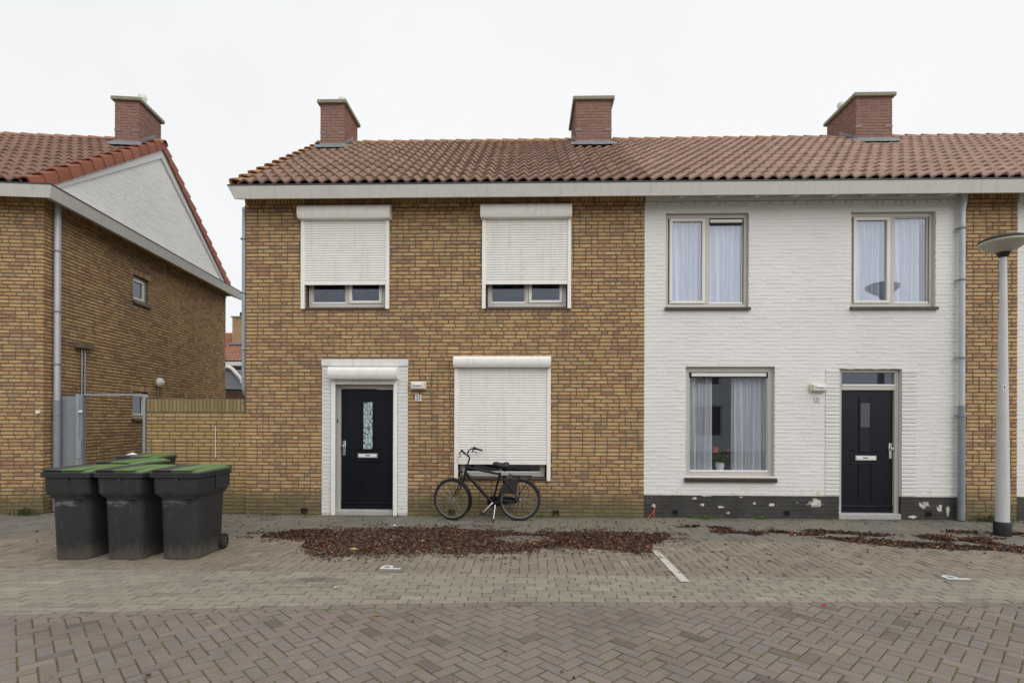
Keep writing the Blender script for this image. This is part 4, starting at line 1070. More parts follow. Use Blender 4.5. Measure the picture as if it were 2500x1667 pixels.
bl = m.build('bulkhead_lamp', 'lampwhite', hl, smooth=True); m = MB(); m.tube([(.015, 3.42, 2.42), (.015, 3.42, 1.2)], .012, 8); m.build('conduit', 'grey_pipe', bl, smooth=True)
m = MB(); m.box(-.09, -.03, -.05, -.002, 1.74, 1.79, .006); m.build('pipe_clip', 'white_trim', hl)

# ================================================================== GARDEN WALL AND GATE
gw = thing('garden_wall', 'yellow brick garden wall with soldier course top between the two houses', 'wall', (-5.82, .05, 0), world=True)
fw = lambda s, z, d: (s, .05 + d, z)
mb = MB(); slab(mb, -6.715, -4.915, -.05, 2.0, [], fw, .010, .20); core = mb.build('wall_core', 'mortar', gw)
rb = random.Random(35); LSo, LHo = LS, LH
lay_wall(core, courses(-6.715, -4.915, 0, 27, [], rb, .97), 'brick_even', fw, (-5.5, 1.3), rb, singles=240)
x = -6.712; k = 0; sme = [MB().add(*brick_geo(.055, .225, rb)).mesh('soldier_brick', 'brick_mossy') for _ in range(3)]
while x < -4.97:
    link('soldier_brick', sme[k % 3], core, (x + .0275, .05, 1.888), (0, rb.uniform(-.01, .01), 0)); x += .0675; k += 1
MB().box(-6.71, -4.92, .056, .245, 2.0, 2.012, .004).build('coping_mortar', 'mortar', gw)
m = MB(); m.tube([(-5.47, .042, 1.53), (-5.468, .042, .98)], .006, 6); m.build('cable', 'lampwhite', gw)
gt = thing('garden_gate', 'open galvanised steel gate frame with grey sheet panel beside the left house', 'gate', (-7.5, .1, 0), world=True)
m = MB(); pts = [(-8.37 + .36 * k / 12, .12 - .03 * math.sin(math.pi * k / 12)) for k in range(13)]
m.prism_z(pts + [(x, y + .012) for x, y in reversed(pts)], .10, 2.055); m.build('sheet_panel', 'gate_grey', gt, smooth=True)
m = MB(); m.box(-8.005, -7.945, .06, .16, 0, 2.09, .004); m.build('post', 'galv', gt)
m = MB(); m.box(-7.944, -7.885, .066, .154, 0, 2.085, .004); m.build('closing_stile', 'gate_grey', gt)
m = MB(); m.box(-6.805, -6.755, .08, .13, 0, 2.09, .004); m.box(-6.755, -6.715, .085, .10, 2.03, 2.085, .002); m.build('post', 'galv', gt)
m = MB(); m.box(-7.884, -6.806, .09, .12, 2.062, 2.088, .003); bar = m.build('top_bar', 'galv', gt)
m = MB()
for k in range(34):
    x = -7.87 + k * .031; m.add([(x, .10, 2.088), (x + .02, .10, 2.088), (x + .01, .105, 2.106), (x + .01, .11, 2.088)], [(0, 1, 2), (1, 3, 2), (3, 0, 2)])
m.build('spikes', 'galv', bar)
m = MB(); m.box(-7.93, -7.87, .03, .0655, 1.755, 1.80, .008); m.tube([(-7.90, .03, 1.775), (-7.90, .0, 1.775), (-7.84, -.005, 1.775)], .009, 8); m.build('handle', 'white_trim', gt, smooth=True)
m = MB(); m.box(-7.995, -7.90, .050, .0595, .95, 1.28, .006); m.build('lock_case', 'galv', gt)

# ================================================================== BEHIND: outbuilding and far house seen in the gap
ob = thing('outbuilding', 'low dark red brick outbuilding with grey cladding seen in the gap', 'outbuilding', (-11.8, 12, 0), world=True)
mb = MB(); slab(mb, -15, -8.5, -.05, 2.93, [], lambda s, z, d: (s, 12.01 + d, z), 0, .25); wall = mb.build('wall', 'mortar', ob)
rb = random.Random(36); lay_wall(wall, [i for i in courses(-13.2, -9.8, 0, 45, [], rb)], 'brick_dark', lambda s, z, d: (s, 12 + d, z), (-11.8, 2.6), rb, singles=60)
m = MB(); m.prism_y([(-15, 2.93), (-8.5, 2.80), (-8.5, 3.55), (-15, 3.76)], 11.95, 12.2); m.build('cladding', 'panel_grey', ob)
m = MB(); m.tube([(-12.3, 11.86, 3.75), (-11.93, 11.86, 3.74), (-11.80, 11.86, 3.66), (-11.45, 11.86, 3.28), (-11.40, 11.86, 3.1)], .075, 10); m.build('bent_pipe', 'lampwhite', ob, smooth=True)
MB().box(-15, -8.5, 12.0, 15, 3.70, 3.80).build('flat_roof', 'underlay', ob)
fh = thing('far_house', 'distant house with orange tiled roof and brick chimney seen in the gap', 'house', (-16.4, 20, 0), world=True)
mb = MB(); slab(mb, -26, -9, -.05, 4.72, [], lambda s, z, d: (s, 20.2 + d, z), .01, .3); wall = mb.build('wall', 'mortar', fh)
rb = random.Random(37); lay_wall(wall, [i for i in courses(-18, -15, 0, 72, [], rb) if i[1] > 2.4], 'brick', lambda s, z, d: (s, 20.2 + d, z), (-16.4, 4.4), rb, singles=40)
MB().box(-26, -9, 19.85, 20.2, 4.62, 4.84, .01).build('gutter', 'fascia', fh)
mb = MB(); mb.prism_x([(19.9, 4.86), (23, 6.83), (26.1, 4.86), (26.1, 4.74), (19.9, 4.74)], -26, -9); rf = mb.build('roof', 'underlay', fh)
mb = MB(); pf = math.atan2(1.97, 3.1); sl_ = math.hypot(1.97, 3.1); tv, tf = TILES[0]; rq = random.Random(7); kk = sl_ / 11 / EXPO
for i in range(40):
    for r in range(11):
        x = -20.5 + i * TW; l = r * sl_ / 11
        mb.add([(x + a, 19.9 + (l + b * kk) * math.cos(pf) - c * math.sin(pf), 4.86 + (l + b * kk) * math.sin(pf) + c * math.cos(pf)) for a, b, c in tv], tf, rq.random())
mb.build('roof_tile_field', 'tile_far', rf, rnd=True, kind='stuff', smooth=True)
m = MB(); m.tube([(-20.5, 23, 6.86), (-12.5, 23, 6.86)], .10, 10); m.build('ridge_tile_row', 'tile_ridge', rf, smooth=True)
m = MB(); m.box(-17.28, -15.9, 21.6, 22.6, 5.6, 7.62); ch = m.build('chimney', 'mortar_pale', fh)
mb = MB()
for s, z, w, k in courses(-17.285, -15.895, 5.6, 31, [], rq, .8):
    vs, fs = brick_geo(w, PC - JT, rq); mb.add([(s + x, 21.592 + y, z + zz) for x, y, zz in vs], fs, rq.random())
mb.build('chimney_brickwork', 'brick_even', ch, rnd=True, kind='stuff')
MB().box(-17.36, -15.82, 21.53, 22.67, 7.62, 7.70, .01).build('cap', 'concrete', ch)
MB().box(-17.4, -15.8, 21.45, 21.59, 6.0, 6.15, .02).build('lead_apron', 'lead', ch)
for x in (-16.95, -16.70): MB().lathe([(.10, 7.70), (.10, 7.98), (.085, 8.0)], x, 22.0, 14).build('flue_pot', 'dark' if x < -16.8 else 'lead', ch, smooth=True)

# ================================================================== ACROSS THE STREET (only seen mirrored in the panes)
op = thing('opposite_house', 'brick terrace across the street, seen only mirrored in the window panes', 'house', (1, -20, 0), rz=0, world=True)
YO = -20.0
oh = []
for x in (-10, -4.5, 1, 6.5): oh += [(x, x + 1.4, 3.6, 5.1), (x + 2.7, x + 4.1, 3.6, 5.1), (x + 2.6, x + 4.2, .8, 2.5), (x + .3, x + 1.25, .0, 2.3)]
fo = lambda s, z, d: (s, YO - d, z)
mb = MB(); slab(mb, -12, 13, 0, 5.4, oh, fo, 0, .3); mb.build('wall', 'white_wall', op)
m = MB(); m.prism_x([(YO + .4, 5.4), (YO - 3.5, 8.2), (YO - 7.4, 5.4)], -12, 13); m.build('roof', 'tile_left', op)
for a, b, c, d in oh:
    if c == .0: MB().box(a, b, YO - .16, YO - .1, c, d).build('door', 'door', op)
    else:
        m = MB(); ring_frame(m, a, b, c, d, YO - .18, YO - .1, .07); m.box((a + b) / 2 - .03, (a + b) / 2 + .03, YO - .18, YO - .1, c + .07, d - .07); wo = m.build('window', 'sash', op)
        MB().box(a + .07, b - .07, YO - .17, YO - .15, c + .07, d - .07).build('pane', 'room', wo)

# ================================================================== CURTAINS AND HOUSEPLANT in the white house
curtain(2.43, 3.06, 3.66, 5.12, .205, 'net curtain behind the left casement of the left upstairs window of the white house', 7, 1)
curtain(3.10, 3.70, 3.66, 5.12, .205, 'net curtain behind the right pane of the left upstairs window, under the dark vent', 6, 2)
curtain(5.54, 6.16, 3.66, 5.12, .205, 'net curtain behind the left casement of the upstairs window above the white house door', 7, 3)
curtain(6.22, 6.74, 3.66, 5.12, .205, 'net curtain behind the right pane of the upstairs window above the white house door', 6, 4)
curtain(2.78, 3.225, .80, 2.46, .235, 'long net curtain left of the potted plant in the ground floor window', 6, 5)
curtain(3.575, 4.15, .80, 2.46, .235, 'long net curtain right of the potted plant in the ground floor window', 7, 6)
pp = thing('potted_plant', 'houseplant with orange flowers in a white pot on the window sill', 'plant', (3.40, .30, .777))
MB().lathe([(.050, 0), (.068, .05), (.082, .135), (.085, .145), (.077, .145), (.070, .12)], 0, 0, 20).build('pot', 'pot', pp, smooth=True)
m = MB(); rl = random.Random(9); fl = MB()
for k in range(170):
    a = rl.uniform(0, 6.28); rr = rl.uniform(.02, .14); z = .16 + rl.uniform(0, .27) * (1 - rr * 2.5); L = rl.uniform(.05, .09); t = rl.uniform(-.4, .9)
    o = Vector((rr * math.cos(a), rr * math.sin(a) * .8, z)); d = Vector((math.cos(a + rl.uniform(-.6, .6)), math.sin(a), t)).normalized() * L; w = Vector((-d.y, d.x, .01)).normalized() * L * .28
    m.add([tuple(o), tuple(o + d * .5 + w), tuple(o + d + Vector((0, 0, -.015))), tuple(o + d * .5 - w)], [(0, 1, 2, 3)], rl.random())
for k in range(5): m.tube([(0, 0, .13), (rl.uniform(-.05, .05), rl.uniform(-.04, .04), .34)], .004, 5)
m.build('foliage', 'houseplant', pp, rnd=True, kind='stuff')
for k in range(12):
    o = Vector((rl.choice([-.11, -.07, .10, -.09]) + rl.uniform(-.02, .02), rl.uniform(-.08, .0), .35 + rl.uniform(-.05, .06)))
    for q in range(3):
        a = rl.uniform(0, 6.28); d = Vector((math.cos(a), -.3, math.sin(a))) * .028; w = Vector((-d.z, 0, d.x)) * .45
        fl.add([tuple(o), tuple(o + d * .6 + w), tuple(o + d), tuple(o + d * .6 - w)], [(0, 1, 2, 3)])
fl.build('flowers', 'flower', pp, kind='stuff')

# ================================================================== LAMP POST
lp = thing('street_lamp', 'pale grey street lamp with wide beige dish in front of the brick strip', 'street lamp', (6.93, -1.22, 0))
MB().lathe([(.104, 0), (.106, .01), (.106, .185), (.100, .20), (.086, .205)], 0, 0, 28).build('base_sleeve', 'sleeve', lp, smooth=True)
MB().lathe([(.084, .2), (.082, .6), (.074, 1.3), (.068, 1.75), (.062, 2.2), (.053, 2.95), (.044, 3.7), (.041, 4.06)], 0, 0, 28).build('pole', 'pole', lp, smooth=True)
MB().lathe([(.045, 4.045), (.055, 4.05), (.082, 4.105), (.088, 4.118), (.04, 4.12)], 0, 0, 28).build('collar', 'sleeve', lp, smooth=True)
MB().lathe([(.085, 4.115), (.135, 4.136), (.205, 4.178), (.262, 4.224), (.285, 4.245), (.289, 4.272), (.278, 4.276), (.05, 4.24)], 0, 0, 48).build('dish', 'lampdish', lp, smooth=True)
MB().lathe([(.280, 4.273), (.291, 4.275), (.293, 4.292), (.280, 4.305), (.20, 4.342), (.08, 4.362), (.01, 4.366)], 0, 0, 48).build('top_cover', 'sleeve', lp, smooth=True)
m = MB(); a0 = math.atan2(-9.17 + 1.22, -6.93) + .25
vs = []
for k in range(7):
    a = a0 - .28 + .56 * k / 6; vs += [(.0645 * math.cos(a), .0645 * math.sin(a), 2.11), (.0635 * math.cos(a), .0635 * math.sin(a), 2.20)]
m.add(vs, [(2 * k, 2 * k + 2, 2 * k + 3, 2 * k + 1) for k in range(6)]); st = m.build('sticker', 'plate', lp)
m = MB(); vs = []
for k in range(4):
    a = a0 - .06 + .2 * k / 3; vs += [(.0652 * math.cos(a), .0652 * math.sin(a), 2.135), (.0646 * math.cos(a), .0646 * math.sin(a), 2.175)]
m.add(vs, [(2 * k, 2 * k + 2, 2 * k + 3, 2 * k + 1) for k in range(3)]); m.build('sticker_mark', 'ink', st)

# ================================================================== WHEELED BINS
def rrect(hw, yf, yb, rf, rb_, z, n=7):
    pts = []
    for cx, cy, r, a0 in ((hw - rb_, yb - rb_, rb_, 0), (-hw + rb_, yb - rb_, rb_, 90), (-hw + rf, yf + rf, rf, 180), (hw - rf, yf + rf, rf, 270)):
        for k in range(n):
            a = R(a0 + 90 * k / (n - 1)); pts.append((cx + r * math.cos(a), cy + r * math.sin(a), z))
    return pts
def make_bin(label):
    b = thing('wheeled_bin', label, 'bin', group='wheeled bins standing on the pavement corner')
    S = [(.214, -.285, .275, .13, .06, .004), (.219, -.292, .28, .135, .06, .03), (.231, -.312, .305, .13, .06, .66), (.233, -.314, .308, .13, .06, .715),
         (.238, -.320, .330, .10, .05, .735), (.258, -.342, .352, .07, .05, .775), (.262, -.347, .357, .06, .05, .80), (.268, -.352, .362, .06, .05, .985)]
    MB().loft([rrect(*s) for s in S]).build('body', 'bin', b, smooth=True)
    rim = [(.292, -.374, .378, .05, .05, .972), (.298, -.380, .384, .05, .05, .978), (.298, -.380, .384, .05, .05, .994), (.290, -.372, .378, .05, .05, .998), (.290, -.372, .378, .05, .05, 1.004), (.297, -.379, .383, .05, .05, 1.008), (.297, -.379, .383, .05, .05, 1.022), (.288, -.370, .375, .05, .05, 1.028)]
    MB().loft([rrect(*s) for s in rim]).build('rim', 'bin', b, smooth=True)
    def lidpart(x0, x1):
        m = MB()
        m.prism_x([(-.352, 1.0285), (-.354, 1.042), (-.335, 1.046), (-.30, 1.046), (-.30, 1.030)], x0, x1)           # lower lip
        m.prism_x([(-.374, 1.052), (-.376, 1.060), (-.330, 1.066), (-.10, 1.074), (.20, 1.076), (.335, 1.070), (.366, 1.055), (.366, 1.030), (-.29, 1.030), (-.30, 1.050)], x0, x1)
        return m
    ld = lidpart(-.262, -.035).build('lid', 'bin_lid', b)
    g = lidpart(-.0345, .205).build('lid_panel', 'bin_green', ld)
    m = MB(); pr0 = [(-.352, 1.0285), (-.352, 1.042), (-.28, 1.054), (-.08, 1.070), (.20, 1.074), (.335, 1.068), (.366, 1.053), (.366, 1.0285)]
    pr1 = [(-.335, 1.0285), (-.335, 1.034), (-.26, 1.038), (-.05, 1.044), (.18, 1.047), (.33, 1.044), (.36, 1.040), (.36, 1.0285)]
    m.loft([[(.2055, y, z) for y, z in pr0], [(.272, y, z) for y, z in pr1]]); m.build('lid_shoulder', 'bin_green', ld)
    MB().box(-.258, .20, -.349, -.30, 1.0462, 1.0515).build('lid_gap_shade', 'dark', ld)  # dark strip drawn in place of the shadow below the lid plate
    m = MB(); m.tube([(-.22, .40, 1.0), (-.22, .43, 1.03), (.22, .43, 1.03), (.22, .40, 1.0)], .016, 8); m.tube([(-.27, .385, 1.035), (.27, .385, 1.035)], .014, 8); m.build('handle', 'bin', b, smooth=True)
    m = MB(); m.box(.095, .225, -.337, -.318, .715, .742, .008); m.build('grip_recess_shade', 'dark', b)  # dark block on the body, painting the shade of the hand notch
    m = MB(); m.box(.03, .045, -.372, -.354, .93, .968, .003); m.build('catch', 'bin_lid', b)
    m = MB(); m.box(.268, .280, .02, .335, .80, .975, .004); m.box(-.280, -.268, .02, .335, .80, .975, .004); m.build('side_rib', 'bin', b)
    for sx in (-1, 1):
        x = sx * .232
        prof = [(.034, -.024), (.086, -.024), (.098, -.016), (.100, .0), (.098, .016), (.086, .024), (.034, .024)]
        m = MB(); m.loft([[(x + d, .27 + rr * math.cos(2 * math.pi * k / 24), .101 + rr * math.sin(2 * math.pi * k / 24)) for k in range(24)] for rr, d in prof]); wh = m.build('wheel', 'tyre', b, smooth=True)
        m = MB(); m.loft([[(x + d, .27 + rr * math.cos(2 * math.pi * k / 20), .101 + rr * math.sin(2 * math.pi * k / 20)) for k in range(20)] for rr, d in ((.062, -.021), (.062, .021), (.05, .026), (.022, .022), (.02, .034), (.004, .034))] if sx > 0 else
                         [[(x - d, .27 + rr * math.cos(2 * math.pi * k / 20), .101 + rr * math.sin(2 * math.pi * k / 20)) for k in range(20)] for rr, d in ((.062, -.021), (.062, .021), (.05, .026), (.022, .022), (.02, .034), (.004, .034))])
        m.build('hub', 'bin_lid', wh, smooth=True)
    MB().tube([(-.215, .27, .101), (.215, .27, .101)], .012, 8).build('axle', 'dark', b)
    return b
b0 = make_bin('green and grey lidded wheeled bin in the front row, rightmost, its wheel in view')
b0.location = (-4.10, -2.74, 0); b0.rotation_euler = (0, 0, R(1))
copy_tree(b0, (-4.73, -2.78, 0), R(-1), 'green and grey lidded wheeled bin in the middle of the front row of three')
copy_tree(b0, (-5.345, -2.80, 0), R(0), 'green and grey lidded wheeled bin in the front row, leftmost, with a muddy foot')
copy_tree(b0, (-5.62, -1.70, 0), R(-3), 'wheeled bin behind the front row, only its green and grey lid showing')
bb = copy_tree(b0, (-6.22, -.62, 0), R(8), 'rearmost wheeled bin by the gate, its lid carrying a white scrap')
pc = MB().add([(-.10, 0, 0), (.06, -.02, .004), (.05, .07, .002), (-.05, .09, .035)], [(0, 1, 2, 3)]).build('paper_scrap', 'plate', None); pc.location = (-6.32, -.82, 1.077)
tag(pc, 'white scrap of paper lying on the rearmost bin lid', 'paper')

# ================================================================== BICYCLE
bk = thing('bicycle', 'black city bicycle parked on its stand before the big shuttered window', 'bicycle', (-.67, -.40, 0))
def V3(x, z, y=0.0): return (x, y, z)
FH, RH, BB = (-.558, .345), (.555, .345), (.110, .300)
def wheel(cx, cz, yaw):
    Rm = Matrix.Translation((cx, 0, cz)) @ Matrix.Rotation(yaw, 4, 'Z')
    def tr(vs): return [tuple(Rm @ Vector(v)) for v in vs]
    def torus(r0, prof, n=56):
        vs = []; k = len(prof)
        for i in range(n):
            a = 2 * math.pi * i / n
            for dr, dy in prof: vs.append(((r0 + dr) * math.cos(a), dy, (r0 + dr) * math.sin(a)))
        fs = [(i * k + j, i * k + (j + 1) % k, ((i + 1) % n) * k + (j + 1) % k, ((i + 1) % n) * k + j) for i in range(n) for j in range(k)]
        return tr(vs), fs
    ty = [(.023 * math.cos(2 * math.pi * j / 10), .023 * math.sin(2 * math.pi * j / 10)) for j in range(10)]
    W = link('wheel', MB().add(*torus(.322, ty)).mesh('wheel', 'tyre', smooth='all'), bk)
    MB().add(*torus(.296, [(-.010, -.006), (.004, -.011), (.010, -.011), (.010, .011), (.004, .011), (-.010, .006)])).build('rim', 'rim', W, smooth=True)
    m = MB()
    for k in range(36):
        a = 2 * math.pi * k / 36; s = 1 if k % 2 else -1; off = (.55 if (k // 2) % 2 else -.55)
        p0 = Vector((.024 * math.cos(a + off * 2.4), s * .030, .024 * math.sin(a + off * 2.4))); p1 = Vector((.288 * math.cos(a), 0, .288 * math.sin(a)))
        m.tube([tuple(Rm @ p0), tuple(Rm @ p1)], .0016, 4, False)
    m.build('spokes', 'spoke', W)
    m = MB(); m.tube([tuple(Rm @ Vector((0, y, 0))) for y in (-.055, -.04, -.036, -.034, .034, .036, .04, .055)], [.008, .008, .027, .018, .018, .027, .008, .008], 14); m.build('hub', 'chrome', W, smooth=True)
    return Rm
YAW = R(-20)
Fm = wheel(*FH, YAW); wheel(*RH, 0)
fm = MB()
fm.tube([V3(-.308, .905), V3(-.346, .775)], .021, 12)
fm.tube([V3(-.318, .872), V3(.226, .765)], .0195, 12); fm.tube([V3(-.338, .785), V3(.085, .318)], .028, 12); fm.tube([V3(.236, .79), V3(.112, .30)], .018, 12)
fm.tube([V3(BB[0], BB[1], -.035), V3(BB[0], BB[1], .035)], .024, 14)
for s in (-1, 1):
    fm.tube([V3(.125, .296, s * .022), V3(.30, .312, s * .055), V3(.555, .345, s * .062)], .0095, 8); fm.tube([V3(.226, .765, s * .02), V3(.36, .60, s * .05), V3(.555, .345, s * .062)], .0085, 8)
fm.build('frame', 'blackmetal', bk, smooth=True)
fk = MB(); fk.tube([V3(-.346, .775), V3(-.362, .725)], .018, 10)
for s in (-1, 1):
    o = Fm.to_3x3() @ Vector((0, s * .055, 0))
    fk.tube([V3(-.360, .735), (-.372 + o.x * .9, o.y * .9, .70), (-.445 + o.x, o.y, .53), (-.505 + o.x, o.y, .41), (FH[0] + o.x, o.y, FH[1])], [.016, .013, .011, .009, .007], 10)
fk.build('fork', 'blackmetal', bk, smooth=True)
hb_ = MB(); hb_.tube([V3(-.308, .90), V3(-.283, .985), V3(-.272, 1.02), V3(-.280, 1.05), V3(-.298, 1.065)], [.013, .013, .014, .014, .016], 10)
hb_.tube([(-.298, 0, 1.065), (-.312, .05, 1.088), (-.300, .10, 1.140), (-.270, .15, 1.170), (-.215, .19, 1.172), (-.150, .22, 1.160)], .0112, 10)
hb_.tube([(-.298, 0, 1.065), (-.330, -.05, 1.088), (-.368, -.10, 1.130), (-.385, -.16, 1.158), (-.372, -.22, 1.160), (-.352, -.26, 1.152)], .0112, 10)
HB = hb_.build('handlebar', 'blackmetal', bk, smooth=True)
for p in ([(-.205, .195, 1.172), (-.19, .20, 1.170), (-.082, .262, 1.140)], [(-.378, -.20, 1.160), (-.370, -.225, 1.158), (-.318, -.345, 1.128)]):
    MB().tube(p, [.020, .017, .0165], 10).build('grip', 'dark', HB, smooth=True)
for p in ([(-.225, .19, 1.160), (-.245, .20, 1.125), (-.205, .235, 1.118), (-.175, .26, 1.085)], [(-.386, -.17, 1.150), (-.412, -.20, 1.115), (-.395, -.26, 1.10), (-.390, -.31, 1.05)]):
    MB().tube(p, [.010, .010, .007, .005], 8).build('brake_lever', 'blackmetal', HB, smooth=True)
MB().tube([(-.215, .185, 1.185), (-.215, .185, 1.205)], [.024, .018], 12).build('bell', 'dark', HB, smooth=True)
m = MB()
m.tube([(-.405, -.19, 1.12), (-.455, -.16, 1.09), (-.468, -.10, 1.00), (-.450, -.05, .90), (-.400, 0, .80)], .0028, 5); m.tube([(-.24, .20, 1.12), (-.36, .12, 1.10), (-.462, .03, 1.04), (-.445, 0, .92), (-.39, 0, .79)], .0028, 5)
m.build('cable', 'dark', HB, smooth=True)
# saddle
rings = []
for x, hw, zt, zb in ((.112, .014, .945, .905), (.128, .034, .966, .888), (.18, .046, .972, .872), (.235, .060, .955, .852), (.285, .088, .952, .832), (.33, .108, .968, .830), (.368, .098, .966, .846), (.386, .05, .945, .885)):
    rings.append([(x, hw * math.cos(a), (zt + zb) / 2 + (zt - zb) / 2 * math.sin(a) * (1 if math.sin(a) > 0 else .9)) for a in [2 * math.pi * k / 16 for k in range(16)]])
MB().loft(rings).build('saddle', 'leather', bk, smooth='all')
m = MB(); m.tube([V3(.232, .775), V3(.256, .862)], .0125, 10); m.build('seat_post', 'chrome', bk, smooth=True)
m = MB(); m.tube([(.20, -.025, .868), (.235, -.02, .850), (.30, -.025, .855)], .004, 6); m.tube([(.20, .025, .868), (.235, .02, .850), (.30, .025, .855)], .004, 6); m.tube([(.315, -.03, .85), (.315, -.03, .81)], .016, 8); m.tube([(.315, .03, .85), (.315, .03, .81)], .016, 8); m.build('saddle_springs', 'blackmetal', bk, smooth=True)
def guard(cx, cz, r, a0, a1, mtx=None, n=26):
    rings = []
    for k in range(n + 1):
        a = R(a0 + (a1 - a0) * k / n); q = []
        for dy, dr in ((-.030, -.020), (-.022, -.002), (0, .003), (.022, -.002), (.030, -.020), (.020, -.006), (0, -.001), (-.020, -.006)):
            p = Vector(((r + dr) * math.cos(a), dy, (r + dr) * math.sin(a)))
            p = (mtx @ p) if mtx else Vector((cx, 0, cz)) + p
            q.append(tuple(p))
        rings.append(q)
    return MB().loft(rings)
guard(*RH, .356, 24, 176).build('mudguard', 'blackmetal', bk, smooth=True)
guard(*FH, .356, -28, 88, Fm).build('mudguard', 'blackmetal', bk, smooth=True)
m = MB(); fl = guard(*RH, .362, 20, 25); m.v, m.f, m.r = fl.v, fl.f, fl.r; m.build('mud_flap', 'dark', bk)
for s in (-1, 1):       # coat guards beside the rear wheel
    ps = [(.545, .685), (.345, .655), (.285, .60), (.235, .52), (.212, .43), (.30, .455), (.40, .448), (.49, .43)]
    m = MB(); m.prism_y(ps, s * .047 - .0015, s * .047 + .0015); m.build('coat_guard', 'guard', bk)
# chain case on the far side
ps = []
for k in range(13): a = R(70 + 220 * k / 12); ps.append((BB[0] + .095 * math.cos(a), BB[1] + .005 + .095 * math.sin(a)))
for k in range(9): a = R(-80 + 160 * k / 8); ps.append((RH[0] + .048 * math.cos(a), RH[1] + .048 * math.sin(a)))
MB().prism_y(ps, .040, .068).build('chain_case', 'blackmetal', bk)
MB().tube([(RH[0], .0, RH[1]), (RH[0], .035, RH[1])], [.035, .035], 16).build('gear_hub', 'rim', bk, smooth=True)
m = MB(); m.tube([(.112, -.045, .296), (.096, -.075, .280), (-.036, -.085, .150)], [.017, .016, .011], 10); cr = m.build('crank', 'chrome', bk, smooth=True)
m = MB(); m.box(-.082, .006, -.185, -.095, .122, .146, .006); m.build('pedal', 'dark', cr)
m = MB(); m.tube([(.122, .075, .31), (.25, .085, .44)], .011, 8); c2 = m.build('crank', 'chrome', bk, smooth=True)
m = MB(); m.box(.21, .295, .095, .185, .432, .456, .006); m.build('pedal', 'dark', c2)
m = MB(); m.tube([(.155, -.03, .262), (.150, -.06, .20), (.132, -.14, .02)], [.012, .010, .009], 8); ks = m.build('kickstand', 'chrome', bk, smooth=True)
m = MB(); m.tube([(.135, -.128, .045), (.128, -.152, .002)], [.013, .014], 8); m.build('foot', 'dark', ks, smooth=True)
# carrier
m = MB()
for s in (-1, 1):
    m.tube([(.385, s * .045, .752), (.42, s * .055, .742), (.765, s * .055, .735)], .0055, 6); m.tube([(.545, s * .055, .738), (.552, s * .066, .355)], .006, 6); m.tube([(.715, s * .055, .712), (.555, s * .066, .44)], .0045, 6)
    m.tube([(.745, s * .055, .735), (.745, s * .055, .700)], .005, 6)
for x in (.42, .52, .62, .72, .765): m.tube([(x, -.055, .738), (x, .055, .738)], .0045, 6)
m.tube([(.375, -.03, .775), (.44, -.03, .748)], .005, 6); m.tube([(.26, 0, .735), (.40, 0, .74)], .006, 6); m.tube([(.385, -.045, .752), (.385, .045, .752)], .005, 6)
cr = m.build('carrier', 'blackmetal', bk, smooth=True)
MB().box(.43, .56, -.018, .018, .712, .731, .004).build('carrier_strap', 'dark', cr)
MB().box(.765, .786, -.035, .035, .655, .725, .008).build('rear_light', 'red_plastic', bk)
m = MB(); m.box(.28, .335, -.02, .02, .60, .745, .008); m.tube([(.30, -.03, .70), (.38, -.052, .60), (.44, -.056, .52)], .010, 7); m.build('frame_lock', 'blackmetal', bk, smooth=True)
m = MB(); m.tube([(-.385, 0, .80), (-.40, 0, .805), (-.445, -.012, .80), (-.452, -.014, .80)], [.012, .026, .030, .026], 14); hl_ = m.build('headlight', 'blackmetal', bk, smooth=True)
m = MB(); m.tube([(-.4525, -.014, .80), (-.462, -.016, .80)], [.028, .020], 14); m.build('lens', 'chrome', hl_, smooth=True)
m = MB(); m.tube([(-.365, .0, .745), (-.405, 0, .745), (-.40, 0, .79)], .008, 6); m.tube([(-.375, -.03, .725), (-.41, -.035, .69), (-.428, -.035, .64)], .010, 7); m.tube([(-.375, .03, .725), (-.41, .035, .69), (-.428, .035, .64)], .010, 7); m.build('front_brake', 'blackmetal', bk, smooth=True)

# ================================================================== LEAVES, WEEDS, LITTER
def leaf(mb, x, y, z, size, rg, flat=.5):
    a = rg.uniform(0, 6.283); L = size; w = size * rg.uniform(.45, .7); t = rg.gauss(0, flat); b = rg.gauss(0, flat)
    Mx = Matrix.Rotation(a, 3, 'Z') @ Matrix.Rotation(max(-1, min(1, t)), 3, 'X') @ Matrix.Rotation(max(-1, min(1, b)), 3, 'Y'); c = rg.uniform(.05, .35) * size
    ps = [(-L * .5, 0, c * .6), (-L * .12, -w * .5, c), (L * .3, -w * .32, c * .6), (L * .55, 0, c * .9), (L * .3, w * .32, c * .6), (-L * .12, w * .5, c), (0, 0, 0)]
    o = Vector((x, y, z)); vs = [tuple(o + Mx @ Vector(p)) for p in ps]; mz = min(v[2] for v in vs)
    if mz < .004: vs = [(p[0], p[1], p[2] + .004 - mz) for p in vs]
    mb.add(vs, [(0, 1, 6), (1, 2, 6), (2, 3, 6), (3, 4, 6), (4, 5, 6), (5, 0, 6)], rg.random())
def noise2(x, y, rg=random.Random(77), tab={}):
    def h(i, j):
        if (i, j) not in tab: tab[(i, j)] = random.Random(i * 7919 + j * 104729).random()
        return tab[(i, j)]
    i, j = math.floor(x), math.floor(y); u, v = x - i, y - j; u = u * u * (3 - 2 * u); v = v * v * (3 - 2 * v)
    return (h(i, j) * (1 - u) + h(i + 1, j) * u) * (1 - v) + (h(i, j + 1) * (1 - u) + h(i + 1, j + 1) * u) * v
def interp(P, x):
    for (a, b), (c, d) in zip(P, P[1:]):
        if a <= x <= c: return b + (d - b) * (x - a) / (c - a)
    return None
